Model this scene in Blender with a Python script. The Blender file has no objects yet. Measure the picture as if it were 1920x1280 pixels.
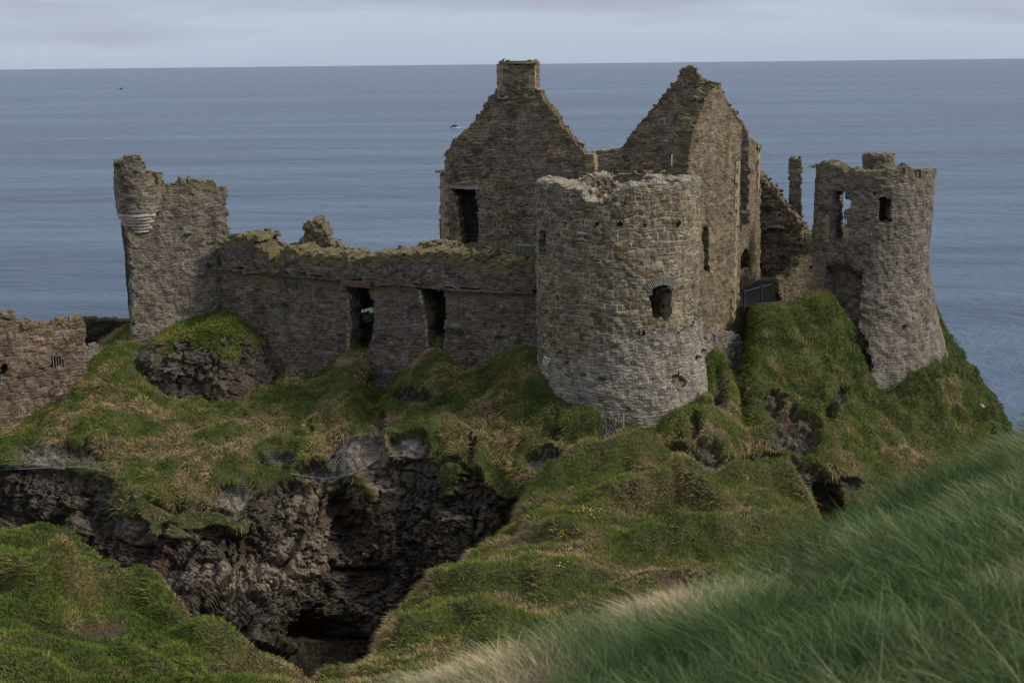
import bpy, math, random
import numpy as np
from mathutils import Matrix, Vector
from mathutils.bvhtree import BVHTree

random.seed(7)
RNG = np.random.default_rng(11)
SC = bpy.context.scene
COL = SC.collection

# ------------------------------------------------------------------ camera
EYE = np.array([0.0, 0.0, 40.0])              # camera 40 m above the sea (z = 0)
FPX = 2260.0                                  # focal length in photo pixels (1920 wide)
PITCH = math.atan(521.0 / FPX)
ROLL = math.radians(0.62)
_fw = np.array([0, math.cos(PITCH), -math.sin(PITCH)])
_r0 = np.array([1.0, 0, 0])
_u0 = np.array([0, math.sin(PITCH), math.cos(PITCH)])
_rt = _r0 * math.cos(ROLL) - _u0 * math.sin(ROLL)
_up = _r0 * math.sin(ROLL) + _u0 * math.cos(ROLL)

cam_d = bpy.data.cameras.new('camera')
cam = bpy.data.objects.new('camera', cam_d)
COL.objects.link(cam)
SC.camera = cam
cam_d.sensor_width = 36.0
cam_d.sensor_fit = 'HORIZONTAL'
cam_d.lens = 36.0 * FPX / 1920.0
cam_d.clip_start = 0.05
cam_d.clip_end = 120000.0
M = Matrix.Identity(4)
for i in range(3):
    M[i][0] = _rt[i]; M[i][1] = _up[i]; M[i][2] = -_fw[i]; M[i][3] = EYE[i]
cam.matrix_world = M
cam_d.dof.use_dof = True
cam_d.dof.focus_distance = 52.0
cam_d.dof.aperture_fstop = 4.2

# ------------------------------------------------------------------ world, sun, exposure
SUN_TO = Vector((0.86, -0.20, 0.66)).normalized()
sun_el = math.asin(SUN_TO.z)
sun_az = math.atan2(SUN_TO.x, SUN_TO.y)
W = bpy.data.worlds.new('World')
SC.world = W
W.use_nodes = True
nt = W.node_tree
nt.nodes.clear()
wo = nt.nodes.new('ShaderNodeOutputWorld')
mx = nt.nodes.new('ShaderNodeMixShader')
b1 = nt.nodes.new('ShaderNodeBackground'); b1.inputs['Strength'].default_value = 0.10
b2 = nt.nodes.new('ShaderNodeBackground'); b2.inputs['Strength'].default_value = 1.0
sky = nt.nodes.new('ShaderNodeTexSky')
sky.sky_type = 'NISHITA'; sky.sun_disc = False
sky.sun_elevation = sun_el; sky.sun_rotation = sun_az
sky.air_density = 1.0; sky.dust_density = 1.0
tcw = nt.nodes.new('ShaderNodeTexCoord')
mpw = nt.nodes.new('ShaderNodeMapping'); mpw.inputs['Scale'].default_value = (2.0, 2.0, 16.0)
nzw = nt.nodes.new('ShaderNodeTexNoise'); nzw.inputs['Scale'].default_value = 1.5
nzw.inputs['Detail'].default_value = 6; nzw.inputs['Roughness'].default_value = 0.55
sxw = nt.nodes.new('ShaderNodeSeparateXYZ')
# pale clear band along the horizon, grey cloud deck above it, brighter again overhead
adw = nt.nodes.new('ShaderNodeMath'); adw.operation = 'MULTIPLY_ADD'
adw.inputs[1].default_value = 0.12; adw.inputs[2].default_value = -0.058
ad2 = nt.nodes.new('ShaderNodeMath'); ad2.operation = 'ADD'
crw = nt.nodes.new('ShaderNodeValToRGB')
E = crw.color_ramp.elements
E[0].position = 0.0; E[0].color = (0.255, 0.308, 0.392, 1)
E[1].position = 1.0; E[1].color = (0.40, 0.41, 0.43, 1)
for p_, c_ in ((0.030, (0.272, 0.325, 0.412, 1)), (0.060, (0.222, 0.240, 0.315, 1)), (0.12, (0.235, 0.255, 0.325, 1)), (0.4, (0.34, 0.355, 0.39, 1))):
    e_ = E.new(p_); e_.color = c_
mrw = nt.nodes.new('ShaderNodeMapRange')
mrw.inputs['From Min'].default_value = 0.10; mrw.inputs['From Max'].default_value = 0.9
mrw.inputs['To Min'].default_value = 1.0; mrw.inputs['To Max'].default_value = 1.5
L = nt.links
L.new(tcw.outputs['Generated'], mpw.inputs['Vector'])
L.new(tcw.outputs['Generated'], sxw.inputs[0])
L.new(mpw.outputs['Vector'], nzw.inputs['Vector'])
L.new(nzw.outputs['Fac'], adw.inputs[0])
L.new(adw.outputs[0], ad2.inputs[0]); L.new(sxw.outputs['Z'], ad2.inputs[1])
L.new(ad2.outputs[0], crw.inputs['Fac'])
L.new(sxw.outputs['Z'], mrw.inputs['Value']); L.new(mrw.outputs['Result'], b2.inputs['Strength'])
L.new(crw.outputs['Color'], b2.inputs['Color'])
L.new(sky.outputs['Color'], b1.inputs['Color'])
L.new(b1.outputs['Background'], mx.inputs[1])
L.new(b2.outputs['Background'], mx.inputs[2])
mx.inputs['Fac'].default_value = 0.88
L.new(mx.outputs['Shader'], wo.inputs['Surface'])

sd = bpy.data.lights.new('sun', 'SUN')
sd.energy = 2.0
sd.angle = math.radians(9.0)
sd.color = (1.0, 0.92, 0.78)
so = bpy.data.objects.new('sun', sd)
COL.objects.link(so)
so.rotation_euler = (-SUN_TO).to_track_quat('-Z', 'Y').to_euler()
so.location = (30, -20, 80)

SC.view_settings.view_transform = 'Standard'
SC.view_settings.look = 'None'
SC.view_settings.exposure = 0.75
SC.view_settings.gamma = 1.0
SC.cycles.max_bounces = 6
SC.cycles.diffuse_bounces = 3

# ------------------------------------------------------------------ projection helpers
def ray(px, py):
    return _fw + _rt * ((px - 960.0) / FPX) + _up * ((640.0 - py) / FPX)

def at(px, py, Y):
    d = ray(px, py)
    return EYE + d * (Y / d[1])

def project(P):
    Q = np.asarray(P, float) - EYE
    w = Q @ _fw
    w = np.where(np.abs(w) < 1e-6, 1e-6, w)
    return 960.0 + FPX * (Q @ _rt) / w, 640.0 - FPX * (Q @ _up) / w, w

def plan(px, Y, py=500):
    p = at(px, py, Y)
    return np.array([p[0], p[1]])

def zat(px, py, Y):
    return float(at(px, py, Y)[2])

# ------------------------------------------------------------------ noise (numpy)
def _h(ix, iy, iz, seed):
    x = (ix.astype(np.int64) * 374761393 + iy.astype(np.int64) * 668265263 + iz.astype(np.int64) * 2147483647 + seed * 974634331) & 0xFFFFFFFF
    x = ((x ^ (x >> 13)) * 1274126177) & 0xFFFFFFFF
    x = ((x ^ (x >> 16)) * 2246822519) & 0xFFFFFFFF
    x = x ^ (x >> 15)
    return (x & 0xFFFFFF) / float(0xFFFFFF)

def vnoise(P, seed=0):
    P = np.asarray(P, float)
    I = np.floor(P).astype(np.int64); f = P - I
    f = f * f * f * (f * (f * 6 - 15) + 10)
    x, y, z = I[..., 0], I[..., 1], I[..., 2]
    fx, fy, fz = f[..., 0], f[..., 1], f[..., 2]
    def c(a, b, d): return _h(x + a, y + b, z + d, seed)
    x00 = c(0, 0, 0) * (1 - fx) + c(1, 0, 0) * fx
    x10 = c(0, 1, 0) * (1 - fx) + c(1, 1, 0) * fx
    x01 = c(0, 0, 1) * (1 - fx) + c(1, 0, 1) * fx
    x11 = c(0, 1, 1) * (1 - fx) + c(1, 1, 1) * fx
    return ((x00 * (1 - fy) + x10 * fy) * (1 - fz) + (x01 * (1 - fy) + x11 * fy) * fz) * 2 - 1

def fbm(P, octv=4, seed=0, gain=0.5):
    P = np.asarray(P, float)
    s = 0; a = 1.0; t = 0
    for o in range(octv):
        s = s + a * vnoise(P * (2.03 ** o) + 17.3 * o, seed + o)
        t += a; a *= gain
    return s / t

def voro(P, seed=0, centre=False, box=False):
    P = np.asarray(P, float)
    cen = np.zeros(P.shape) if centre else None
    I = np.floor(P).astype(np.int64)
    f1 = np.full(P.shape[:-1], 9.0); f2 = np.full(P.shape[:-1], 9.0); cid = np.zeros(P.shape[:-1])
    for a in (-1, 0, 1):
        for b in (-1, 0, 1):
            for c in (-1, 0, 1):
                x, y, z = I[..., 0] + a, I[..., 1] + b, I[..., 2] + c
                q = np.stack([x + _h(x, y, z, seed + 1), y + _h(x, y, z, seed + 2), z + _h(x, y, z, seed + 3)], -1)
                d = np.abs(q - P).max(-1) if box else np.sqrt(((q - P) ** 2).sum(-1))
                r = _h(x, y, z, seed + 4)
                near = d < f1
                if cen is not None: cen[near] = q[near]
                f2 = np.where(near, f1, np.minimum(f2, d))
                cid = np.where(near, r, cid)
                f1 = np.where(near, d, f1)
    return (f1, f2, cid, cen) if centre else (f1, f2, cid)

def sstep(a, b, x):
    t = np.clip((x - a) / (b - a), 0, 1)
    return t * t * (3 - 2 * t)

def inpoly(X, Y, poly):
    X = np.asarray(X); Y = np.asarray(Y)
    r = np.zeros(X.shape, bool)
    n = len(poly)
    for i in range(n):
        x1, y1 = poly[i]; x2, y2 = poly[(i + 1) % n]
        if y1 == y2: continue
        c = ((y1 > Y) != (y2 > Y)) & (X < (x2 - x1) * (Y - y1) / (y2 - y1) + x1)
        r ^= c
    return r

# ------------------------------------------------------------------ objects
def tag(o, label=None, cat=None, group=None, kind=None):
    if label: o['label'] = label
    if cat: o['category'] = cat
    if group: o['group'] = group
    if kind: o['kind'] = kind
    return o

def thing(name, loc, label, cat, group=None):
    o = bpy.data.objects.new(name, None)
    o.empty_display_size = 0.3
    COL.objects.link(o)
    o.location = tuple(float(c) for c in loc)
    return tag(o, label, cat, group)

def copy_tree(o, parent=None):
    c = o.copy(); COL.objects.link(c)
    if parent is not None: c.parent = parent
    for ch in list(o.children): copy_tree(ch, c)
    return c

def wloc(o):
    v = np.zeros(3)
    while o is not None:
        v = v + np.array(o.location); o = o.parent
    return v

class MB:
    """collects faces (quads and triangles) and links them as ONE mesh object"""
    def __init__(s): s.v = []; s.f = []; s.uv = []; s.top = []; s.n = 0
    def add(s, verts, faces, uvs=None, top=None):
        verts = np.asarray(verts, float).reshape(-1, 3)
        faces = np.asarray(faces, np.int64)
        s.v.append(verts); s.f.append(faces + s.n)
        k = faces.shape[1]
        s.uv.append(np.asarray(uvs, float).reshape(-1, 2) if uvs is not None else np.zeros((faces.shape[0] * k, 2)))
        if top is None: top = np.full(len(verts), 9.0)
        s.top.append(np.asarray(top, float) * np.ones(len(verts)))
        s.n += len(verts)
    def box(s, c, ax, ay, az, sx, sy, sz, jit=0.0, top=9.0, uvo=None):
        """box centred on c with half sizes along the three unit axes, corners jittered"""
        c = np.asarray(c, float); ax = np.asarray(ax, float); ay = np.asarray(ay, float); az = np.asarray(az, float)
        V = []
        for k in (-1, 1):
            for j in (-1, 1):
                for i in (-1, 1):
                    V.append(c + ax * sx * i + ay * sy * j + az * sz * k)
        V = np.array(V) + (RNG.random((8, 3)) - .5) * 2 * jit
        F = [[0, 2, 3, 1], [4, 5, 7, 6], [0, 1, 5, 4], [2, 6, 7, 3], [0, 4, 6, 2], [1, 3, 7, 5]]
        if uvo is None: uvo = (float(c[0] * .8 + c[1] * .6), float(c[2]))
        q = []
        for f in F:
            for vi in f:
                d = V[vi] - c
                q.append((uvo[0] + d @ ax + d @ ay, uvo[1] + d @ az + .3 * (d @ ay)))
        s.add(V, F, q, top)
    def tube(s, pts, r, n=6):
        pts = [np.asarray(p, float) for p in pts]
        V = []
        for i, p in enumerate(pts):
            a = pts[max(i - 1, 0)]; b = pts[min(i + 1, len(pts) - 1)]
            t = (b - a) / (np.linalg.norm(b - a) + 1e-9)
            q = np.cross(t, [0, 0, 1.0])
            if np.linalg.norm(q) < 1e-3: q = np.array([1.0, 0, 0])
            q /= np.linalg.norm(q); w = np.cross(t, q)
            rr = r[i] if hasattr(r, '__len__') else r
            for k in range(n):
                a_ = 2 * math.pi * k / n
                V.append(p + rr * (q * math.cos(a_) + w * math.sin(a_)))
        F = []
        for i in range(len(pts) - 1):
            for k in range(n):
                F.append([i * n + k, i * n + (k + 1) % n, (i + 1) * n + (k + 1) % n, (i + 1) * n + k])
        s.add(V, F)
        if n == 4 or n == 6:
            e = (len(pts) - 1) * n
            if n == 4: s.add([V[e + k] for k in range(4)], [[0, 1, 2, 3]])
            else: s.add([V[e + k] for k in range(6)], [[0, 1, 2, 3], [0, 3, 4, 5]])
    def build(s, name, mat, parent=None, smooth=False, extra=None, loc=None):
        V = np.concatenate(s.v)
        base = wloc(parent) if parent is not None else (np.zeros(3) if loc is None else np.asarray(loc, float))
        V = V - base
        me = bpy.data.meshes.new(name)
        loops = np.concatenate([f.reshape(-1) for f in s.f])
        tot = np.concatenate([np.full(f.shape[0], f.shape[1]) for f in s.f])
        st = np.concatenate([[0], np.cumsum(tot)[:-1]])
        me.vertices.add(len(V)); me.vertices.foreach_set('co', V.astype(np.float32).ravel())
        me.loops.add(len(loops)); me.loops.foreach_set('vertex_index', loops.astype(np.int32))
        me.polygons.add(len(tot)); me.polygons.foreach_set('loop_start', st.astype(np.int32))
        me.polygons.foreach_set('use_smooth', np.asarray(smooth, bool) if np.ndim(smooth) else np.full(len(tot), smooth, bool))
        uvl = me.uv_layers.new(name='UVMap')
        uvl.data.foreach_set('uv', np.concatenate(s.uv).astype(np.float32).ravel())
        a = me.attributes.new('top', 'FLOAT', 'POINT')
        a.data.foreach_set('value', np.concatenate(s.top).astype(np.float32))
        if extra:
            for k, val in extra.items():
                a = me.attributes.new(k, 'FLOAT', 'POINT')
                a.data.foreach_set('value', np.asarray(val, np.float32))
        me.update(calc_edges=True)
        me.validate()
        me.materials.append(mat)
        o = bpy.data.objects.new(name, me)
        COL.objects.link(o)
        if parent is not None: o.parent = parent
        elif loc is not None: o.location = tuple(float(c) for c in loc)
        return o

# ------------------------------------------------------------------ materials
class NB:
    def __init__(s, name):
        s.m = bpy.data.materials.new(name); s.m.use_nodes = True
        s.t = s.m.node_tree; s.t.nodes.clear()
        s.out = s.t.nodes.new('ShaderNodeOutputMaterial')
        s.p = s.t.nodes.new('ShaderNodeBsdfPrincipled')
        s.t.links.new(s.p.outputs[0], s.out.inputs['Surface'])
        s.p.inputs['Roughness'].default_value = 0.9
        s.p.inputs['Specular IOR Level'].default_value = 0.2
    def n(s, ty, **kw):
        n = s.t.nodes.new('ShaderNode' + ty)
        for k, v in kw.items(): setattr(n, k, v)
        return n
    def l(s, a, b): s.t.links.new(a, b)
    def val(s, sock, v):
        if hasattr(v, 'bl_idname') or isinstance(v, bpy.types.NodeSocket): s.l(v, sock)
        else: sock.default_value = v
    def noise(s, vec, scale, detail=4, rough=0.55, dim='3D', dist=0.0):
        n = s.n('TexNoise', noise_dimensions=dim)
        s.l(vec, n.inputs['Vector'])
        n.inputs['Scale'].default_value = scale; n.inputs['Detail'].default_value = detail
        n.inputs['Roughness'].default_value = rough; n.inputs['Distortion'].default_value = dist
        return n.outputs['Fac']
    def ramp(s, fac, stops, interp='LINEAR'):
        n = s.n('ValToRGB'); r = n.color_ramp; r.interpolation = interp
        while len(r.elements) < len(stops): r.elements.new(0.5)
        for e, (p, c) in zip(r.elements, stops):
            e.position = p
            e.color = (c, c, c, 1) if not hasattr(c, '__len__') else (c[0], c[1], c[2], 1)
        s.l(fac, n.inputs['Fac'])
        return n.outputs['Color']
    def mix(s, fac, a, b, mode='MIX'):
        n = s.n('Mix', data_type='RGBA', blend_type=mode)
        s.val(n.inputs['Factor'], fac)
        for sock, v in ((n.inputs[6], a), (n.inputs[7], b)):
            if isinstance(v, bpy.types.NodeSocket): s.l(v, sock)
            else: sock.default_value = (v[0], v[1], v[2], 1)
        return n.outputs[2]
    def math(s, op, a, b=None, c=None, clamp=False):
        n = s.n('Math', operation=op); n.use_clamp = clamp
        s.val(n.inputs[0], a)
        if b is not None: s.val(n.inputs[1], b)
        if c is not None: s.val(n.inputs[2], c)
        return n.outputs[0]
    def vmath(s, op, a, b):
        n = s.n('VectorMath', operation=op)
        for sock, v in ((n.inputs[0], a), (n.inputs[1], b)):
            if isinstance(v, bpy.types.NodeSocket): s.l(v, sock)
            else: sock.default_value = v
        return n.outputs[0]
    def attr(s, name):
        n = s.n('Attribute'); n.attribute_name = name
        return n.outputs['Fac']
    def pos(s): return s.n('NewGeometry').outputs['Position']
    def bump(s, h, strength, dist, normal=None):
        n = s.n('Bump'); n.inputs['Strength'].default_value = strength; n.inputs['Distance'].default_value = dist
        s.l(h, n.inputs['Height'])
        if normal is not None: s.l(normal, n.inputs['Normal'])
        return n.outputs['Normal']

def stone_mat(name, dark, mid, light, mortar, w=0.36, h=0.22, joint=0.034, mortar_amt=0.8, lichen=0.35, moss=0.5, grey=(0.20, 0.20, 0.19), topcol=((0.060, 0.060, 0.024), (0.19, 0.155, 0.080)), topfall=0.85, bump=0.028):
    """coursed rubble masonry; the UV map is metres along the wall and up it"""
    b = NB(name)
    uv = b.n('UVMap').outputs['UV']
    P = b.pos()
    def wob(scale, det, amp):
        d = b.n('TexNoise', noise_dimensions='2D'); d.inputs['Scale'].default_value = scale; d.inputs['Detail'].default_value = det
        b.l(uv, d.inputs['Vector'])
        return b.vmath('MULTIPLY', b.vmath('SUBTRACT', d.outputs['Color'], (0.5, 0.5, 0.5)), amp)
    c = b.vmath('ADD', b.vmath('ADD', uv, wob(0.7, 1, (0.25, 0.40, 0))), wob(5.0, 2, (0.11, 0.095, 0)))
    sp = b.n('SeparateXYZ'); b.l(c, sp.inputs[0])
    u, v = sp.outputs[0], sp.outputs[1]
    # no course runs far: every bay of wall has its own set-out
    bw = b.n('TexNoise', noise_dimensions='2D'); bw.inputs['Scale'].default_value = 1.6; bw.inputs['Detail'].default_value = 2
    b.l(uv, bw.inputs['Vector'])
    bay = b.math('FLOOR', b.math('DIVIDE', b.math('ADD', u, b.math('MULTIPLY', bw.outputs['Fac'], 1.3)), 2.6 * w))
    bn = b.n('TexWhiteNoise', noise_dimensions='1D'); b.l(bay, bn.inputs['W'])
    v = b.math('ADD', v, b.math('MULTIPLY', bn.outputs['Value'], h))
    u = b.math('ADD', u, b.math('MULTIPLY', bay, 0.37))
    n1 = b.n('TexNoise', noise_dimensions='1D'); n1.inputs['Scale'].default_value = 1.3 / h * 0.3; n1.inputs['Detail'].default_value = 0
    b.l(v, n1.inputs['W'])
    v = b.math('ADD', v, b.math('MULTIPLY', b.math('SUBTRACT', n1.outputs['Fac'], 0.5), h * 1.3))
    vr = b.math('DIVIDE', v, h)
    row = b.math('FLOOR', vr); fv = b.math('FRACT', vr)
    wn = b.n('TexWhiteNoise', noise_dimensions='1D'); b.l(row, wn.inputs['W'])
    hs = wn.outputs['Value']
    wr = b.math('MULTIPLY', b.math('ADD', b.math('MULTIPLY', hs, 0.5), 0.75), w)
    ww = b.math('ADD', b.math('DIVIDE', u, wr), b.math('MULTIPLY', hs, 917.0))
    va = b.n('TexVoronoi', voronoi_dimensions='1D', feature='F1'); ve = b.n('TexVoronoi', voronoi_dimensions='1D', feature='DISTANCE_TO_EDGE')
    for q in (va, ve):
        b.l(ww, q.inputs['W']); q.inputs['Scale'].default_value = 1.0; q.inputs['Randomness'].default_value = 0.85
    sep = b.n('SeparateColor'); b.l(va.outputs['Color'], sep.inputs[0])
    r0, r1, r2 = sep.outputs[0], sep.outputs[1], sep.outputs[2]
    eu = b.math('MULTIPLY', ve.outputs['Distance'], wr)
    half = b.math('GREATER_THAN', r2, 0.68)                      # some places hold two thin stones
    up_ = b.math('MULTIPLY', b.math('GREATER_THAN', fv, 0.5), half)
    ev = b.math('MINIMUM', fv, b.math('SUBTRACT', 1.0, fv))
    ev2 = b.math('ABSOLUTE', b.math('SUBTRACT', fv, 0.5))
    ev = b.math('MINIMUM', ev, b.math('ADD', ev2, b.math('SUBTRACT', 1.0, half)))
    ev = b.math('MULTIPLY', ev, h)
    edge = b.n('Math', operation='SMOOTH_MIN'); b.l(eu, edge.inputs[0]); b.l(ev, edge.inputs[1]); edge.inputs[2].default_value = 0.03
    edge = edge.outputs[0]
    rnd = b.math('FRACT', b.math('ADD', r0, b.math('MULTIPLY', up_, 0.37)))
    col = b.ramp(rnd, [(0.0, dark), (0.40, mid), (0.85, light), (1.0, tuple(x * 1.2 for x in light))])
    col = b.mix(b.ramp(r1, [(0.74, 0.0), (0.78, 0.6)]), col, grey)
    fine = b.noise(P, 13.0, 4, 0.65)
    col = b.mix(0.5, col, b.ramp(fine, [(0.25, 0.5), (0.75, 1.45)]), 'MULTIPLY')
    big = b.noise(P, 0.55, 5, 0.6)
    col = b.mix(0.8, col, b.ramp(big, [(0.30, (0.60, 0.58, 0.56)), (0.52, (1.0, 1.0, 1.0)), (0.72, (1.25, 1.22, 1.12))]), 'MULTIPLY')
    # rain streaks and patches of later repair
    st_ = b.n('TexNoise', noise_dimensions='2D'); st_.inputs['Scale'].default_value = 1.0; st_.inputs['Detail'].default_value = 5; st_.inputs['Roughness'].default_value = 0.6
    b.l(b.vmath('MULTIPLY', uv, (1.7, 0.34, 0)), st_.inputs['Vector'])
    col = b.mix(0.75, col, b.ramp(st_.outputs['Fac'], [(0.32, (0.55, 0.54, 0.52)), (0.50, (1.0, 1.0, 1.0)), (0.70, (1.22, 1.19, 1.13))]), 'MULTIPLY')
    rp = b.noise(P, 0.33, 2, 0.4)
    col = b.mix(b.ramp(rp, [(0.58, 0.0), (0.60, 0.30)]), col, (0.15, 0.128, 0.10))
    mm = b.ramp(b.math('MULTIPLY', edge, 10.0), [(joint * 3.0, 1.0), (joint * 10.0, 0.0)])
    gone = b.noise(P, 1.9, 5, 0.65)
    keep = b.ramp(gone, [(0.38, 0.0), (0.62, 1.0)])
    mfac = b.math('MULTIPLY', b.math('MULTIPLY', mm, keep), mortar_amt)
    col = b.mix(b.math('MULTIPLY', mm, 0.6), col, tuple(x * 0.45 for x in dark))
    mcol = b.mix(b.noise(P, 9.0, 3, 0.6), tuple(x * 0.7 for x in mortar), tuple(x * 1.2 for x in mortar))
    col = b.mix(mfac, col, mcol)
    li = b.noise(P, 3.1, 6, 0.7)
    col = b.mix(b.math('MULTIPLY', b.ramp(li, [(0.56, 0.0), (0.68, 1.0)]), lichen), col, (0.25, 0.245, 0.21))
    top = b.attr('top')
    mo = b.noise(P, 1.7, 5, 0.65)
    tm = b.math('SUBTRACT', b.ramp(mo, [(0.30, 0.0), (0.70, 1.0)]), b.math('MULTIPLY', top, topfall), clamp=True)
    tm = b.math('MULTIPLY', b.ramp(tm, [(0.0, 0.0), (0.35, 1.0)]), moss)
    col = b.mix(tm, col, b.ramp(fine, [(0.3, topcol[0]), (0.7, topcol[1])]))
    b.l(col, b.p.inputs['Base Color'])
    hgt = b.ramp(b.math('MULTIPLY', edge, 10.0), [(0.05, 0.0), (0.38, 0.8), (0.8, 1.0)])
    hgt = b.math('ADD', hgt, b.math('MULTIPLY', rnd, 0.35))
    hgt = b.math('ADD', hgt, b.math('MULTIPLY', fine, 0.45))
    b.l(b.bump(hgt, 0.9, bump), b.p.inputs['Normal'])
    b.p.inputs['Roughness'].default_value = 0.92
    return b.m

MAT = {}
MAT['brown'] = stone_mat('brown rubble masonry', (0.072, 0.048, 0.034), (0.120, 0.083, 0.058), (0.162, 0.116, 0.083), (0.36, 0.29, 0.215), w=0.29, h=0.175, lichen=0.2, moss=0.5, grey=(0.105, 0.095, 0.085))
MAT['grey'] = stone_mat('grey rubble masonry', (0.070, 0.056, 0.045), (0.116, 0.095, 0.077), (0.158, 0.133, 0.110), (0.29, 0.25, 0.205), w=0.27, h=0.165, lichen=0.45, moss=0.6, grey=(0.145, 0.138, 0.128))
MAT['tower'] = stone_mat('olive grey tower masonry', (0.084, 0.064, 0.041), (0.138, 0.108, 0.071), (0.180, 0.145, 0.097), (0.42, 0.36, 0.27), w=0.35, h=0.235, mortar_amt=0.9, lichen=0.22, moss=0.65, grey=(0.125, 0.125, 0.105), topcol=((0.14, 0.13, 0.11), (0.38, 0.35, 0.30)), topfall=3.6)
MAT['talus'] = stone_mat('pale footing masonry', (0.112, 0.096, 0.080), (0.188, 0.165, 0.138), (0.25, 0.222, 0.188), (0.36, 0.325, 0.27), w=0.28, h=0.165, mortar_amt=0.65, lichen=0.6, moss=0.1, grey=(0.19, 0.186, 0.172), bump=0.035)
MAT['dark'] = stone_mat('dark curtain masonry', (0.056, 0.045, 0.036), (0.098, 0.079, 0.065), (0.136, 0.112, 0.094), (0.23, 0.195, 0.16), w=0.29, h=0.165, mortar_amt=0.7, lichen=0.35, moss=0.8, grey=(0.122, 0.114, 0.105))
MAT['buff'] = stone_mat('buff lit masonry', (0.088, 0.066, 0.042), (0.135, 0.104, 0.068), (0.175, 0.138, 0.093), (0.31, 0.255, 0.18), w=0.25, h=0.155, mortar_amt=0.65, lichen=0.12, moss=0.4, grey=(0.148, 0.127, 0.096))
MAT['black'] = stone_mat('shade dark masonry', (0.016, 0.014, 0.012), (0.030, 0.026, 0.022), (0.045, 0.040, 0.033), (0.06, 0.055, 0.045), w=0.30, h=0.16, mortar_amt=0.4, lichen=0.05, moss=0.2, grey=(0.035, 0.034, 0.032))  # near-black stone: shade of recesses and turned-away faces put into the colour

def plain(name, col, var=0.35, scale=6.0, rough=0.85, spec=0.2, metal=0.0, bump=0.02):
    b = NB(name)
    P = b.pos()
    n = b.noise(P, scale, 5, 0.62)
    c = b.mix(1.0, col, b.ramp(n, [(0.25, 1 - var), (0.75, 1 + var)]), 'MULTIPLY')
    b.l(c, b.p.inputs['Base Color'])
    b.p.inputs['Roughness'].default_value = rough
    b.p.inputs['Specular IOR Level'].default_value = spec
    b.p.inputs['Metallic'].default_value = metal
    if bump: b.l(b.bump(b.noise(P, scale * 3, 4), 0.6, bump), b.p.inputs['Normal'])
    return b.m

MAT['sandstone'] = plain('dressed sandstone', (0.225, 0.178, 0.110), 0.55, 3.5)
MAT['palestone'] = plain('pale dressed stone', (0.26, 0.22, 0.18), 0.65, 3.0)
MAT['corbel'] = plain('weathered pale corbel stone', (0.33, 0.285, 0.235), 0.6, 2.6)
MAT['slate'] = plain('thin grey slate', (0.19, 0.18, 0.175), 0.35, 8.0)
MAT['redstone'] = plain('red lintel stone', (0.115, 0.070, 0.052), 0.4, 6.0)
MAT['iron'] = plain('black painted iron', (0.012, 0.012, 0.014), 0.3, 12.0, rough=0.55, spec=0.4, bump=0)
MAT['wire'] = plain('galvanised wire', (0.17, 0.17, 0.18), 0.2, 10.0, rough=0.7, spec=0.4, bump=0)
MAT['wood'] = plain('weathered grey boards', (0.10, 0.095, 0.085), 0.4, 5.0)
MAT['path'] = plain('dark grey path', (0.022, 0.021, 0.020), 0.25, 5.0)
MAT['plaster'] = plain('pale pinkish plaster', (0.34, 0.28, 0.24), 0.3, 4.0)
MAT['yellow'] = plain('yellow petals', (0.62, 0.46, 0.01), 0.2, 20, bump=0)
MAT['white'] = plain('white petals', (0.62, 0.62, 0.58), 0.2, 20, bump=0)
MAT['leaf'] = plain('green leaves', (0.040, 0.072, 0.018), 0.55, 9.0, bump=0)
MAT['paint'] = plain('dark blue hull paint', (0.03, 0.035, 0.05), 0.2, 1.0, bump=0)
MAT['feather'] = plain('black feathers', (0.02, 0.02, 0.024), 0.2, 9.0, bump=0)
MAT['foam'] = plain('sea foam', (0.34, 0.38, 0.42), 0.3, 0.6, bump=0)
MAT['searock'] = plain('wet black rock', (0.028, 0.027, 0.03), 0.4, 1.0)

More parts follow.
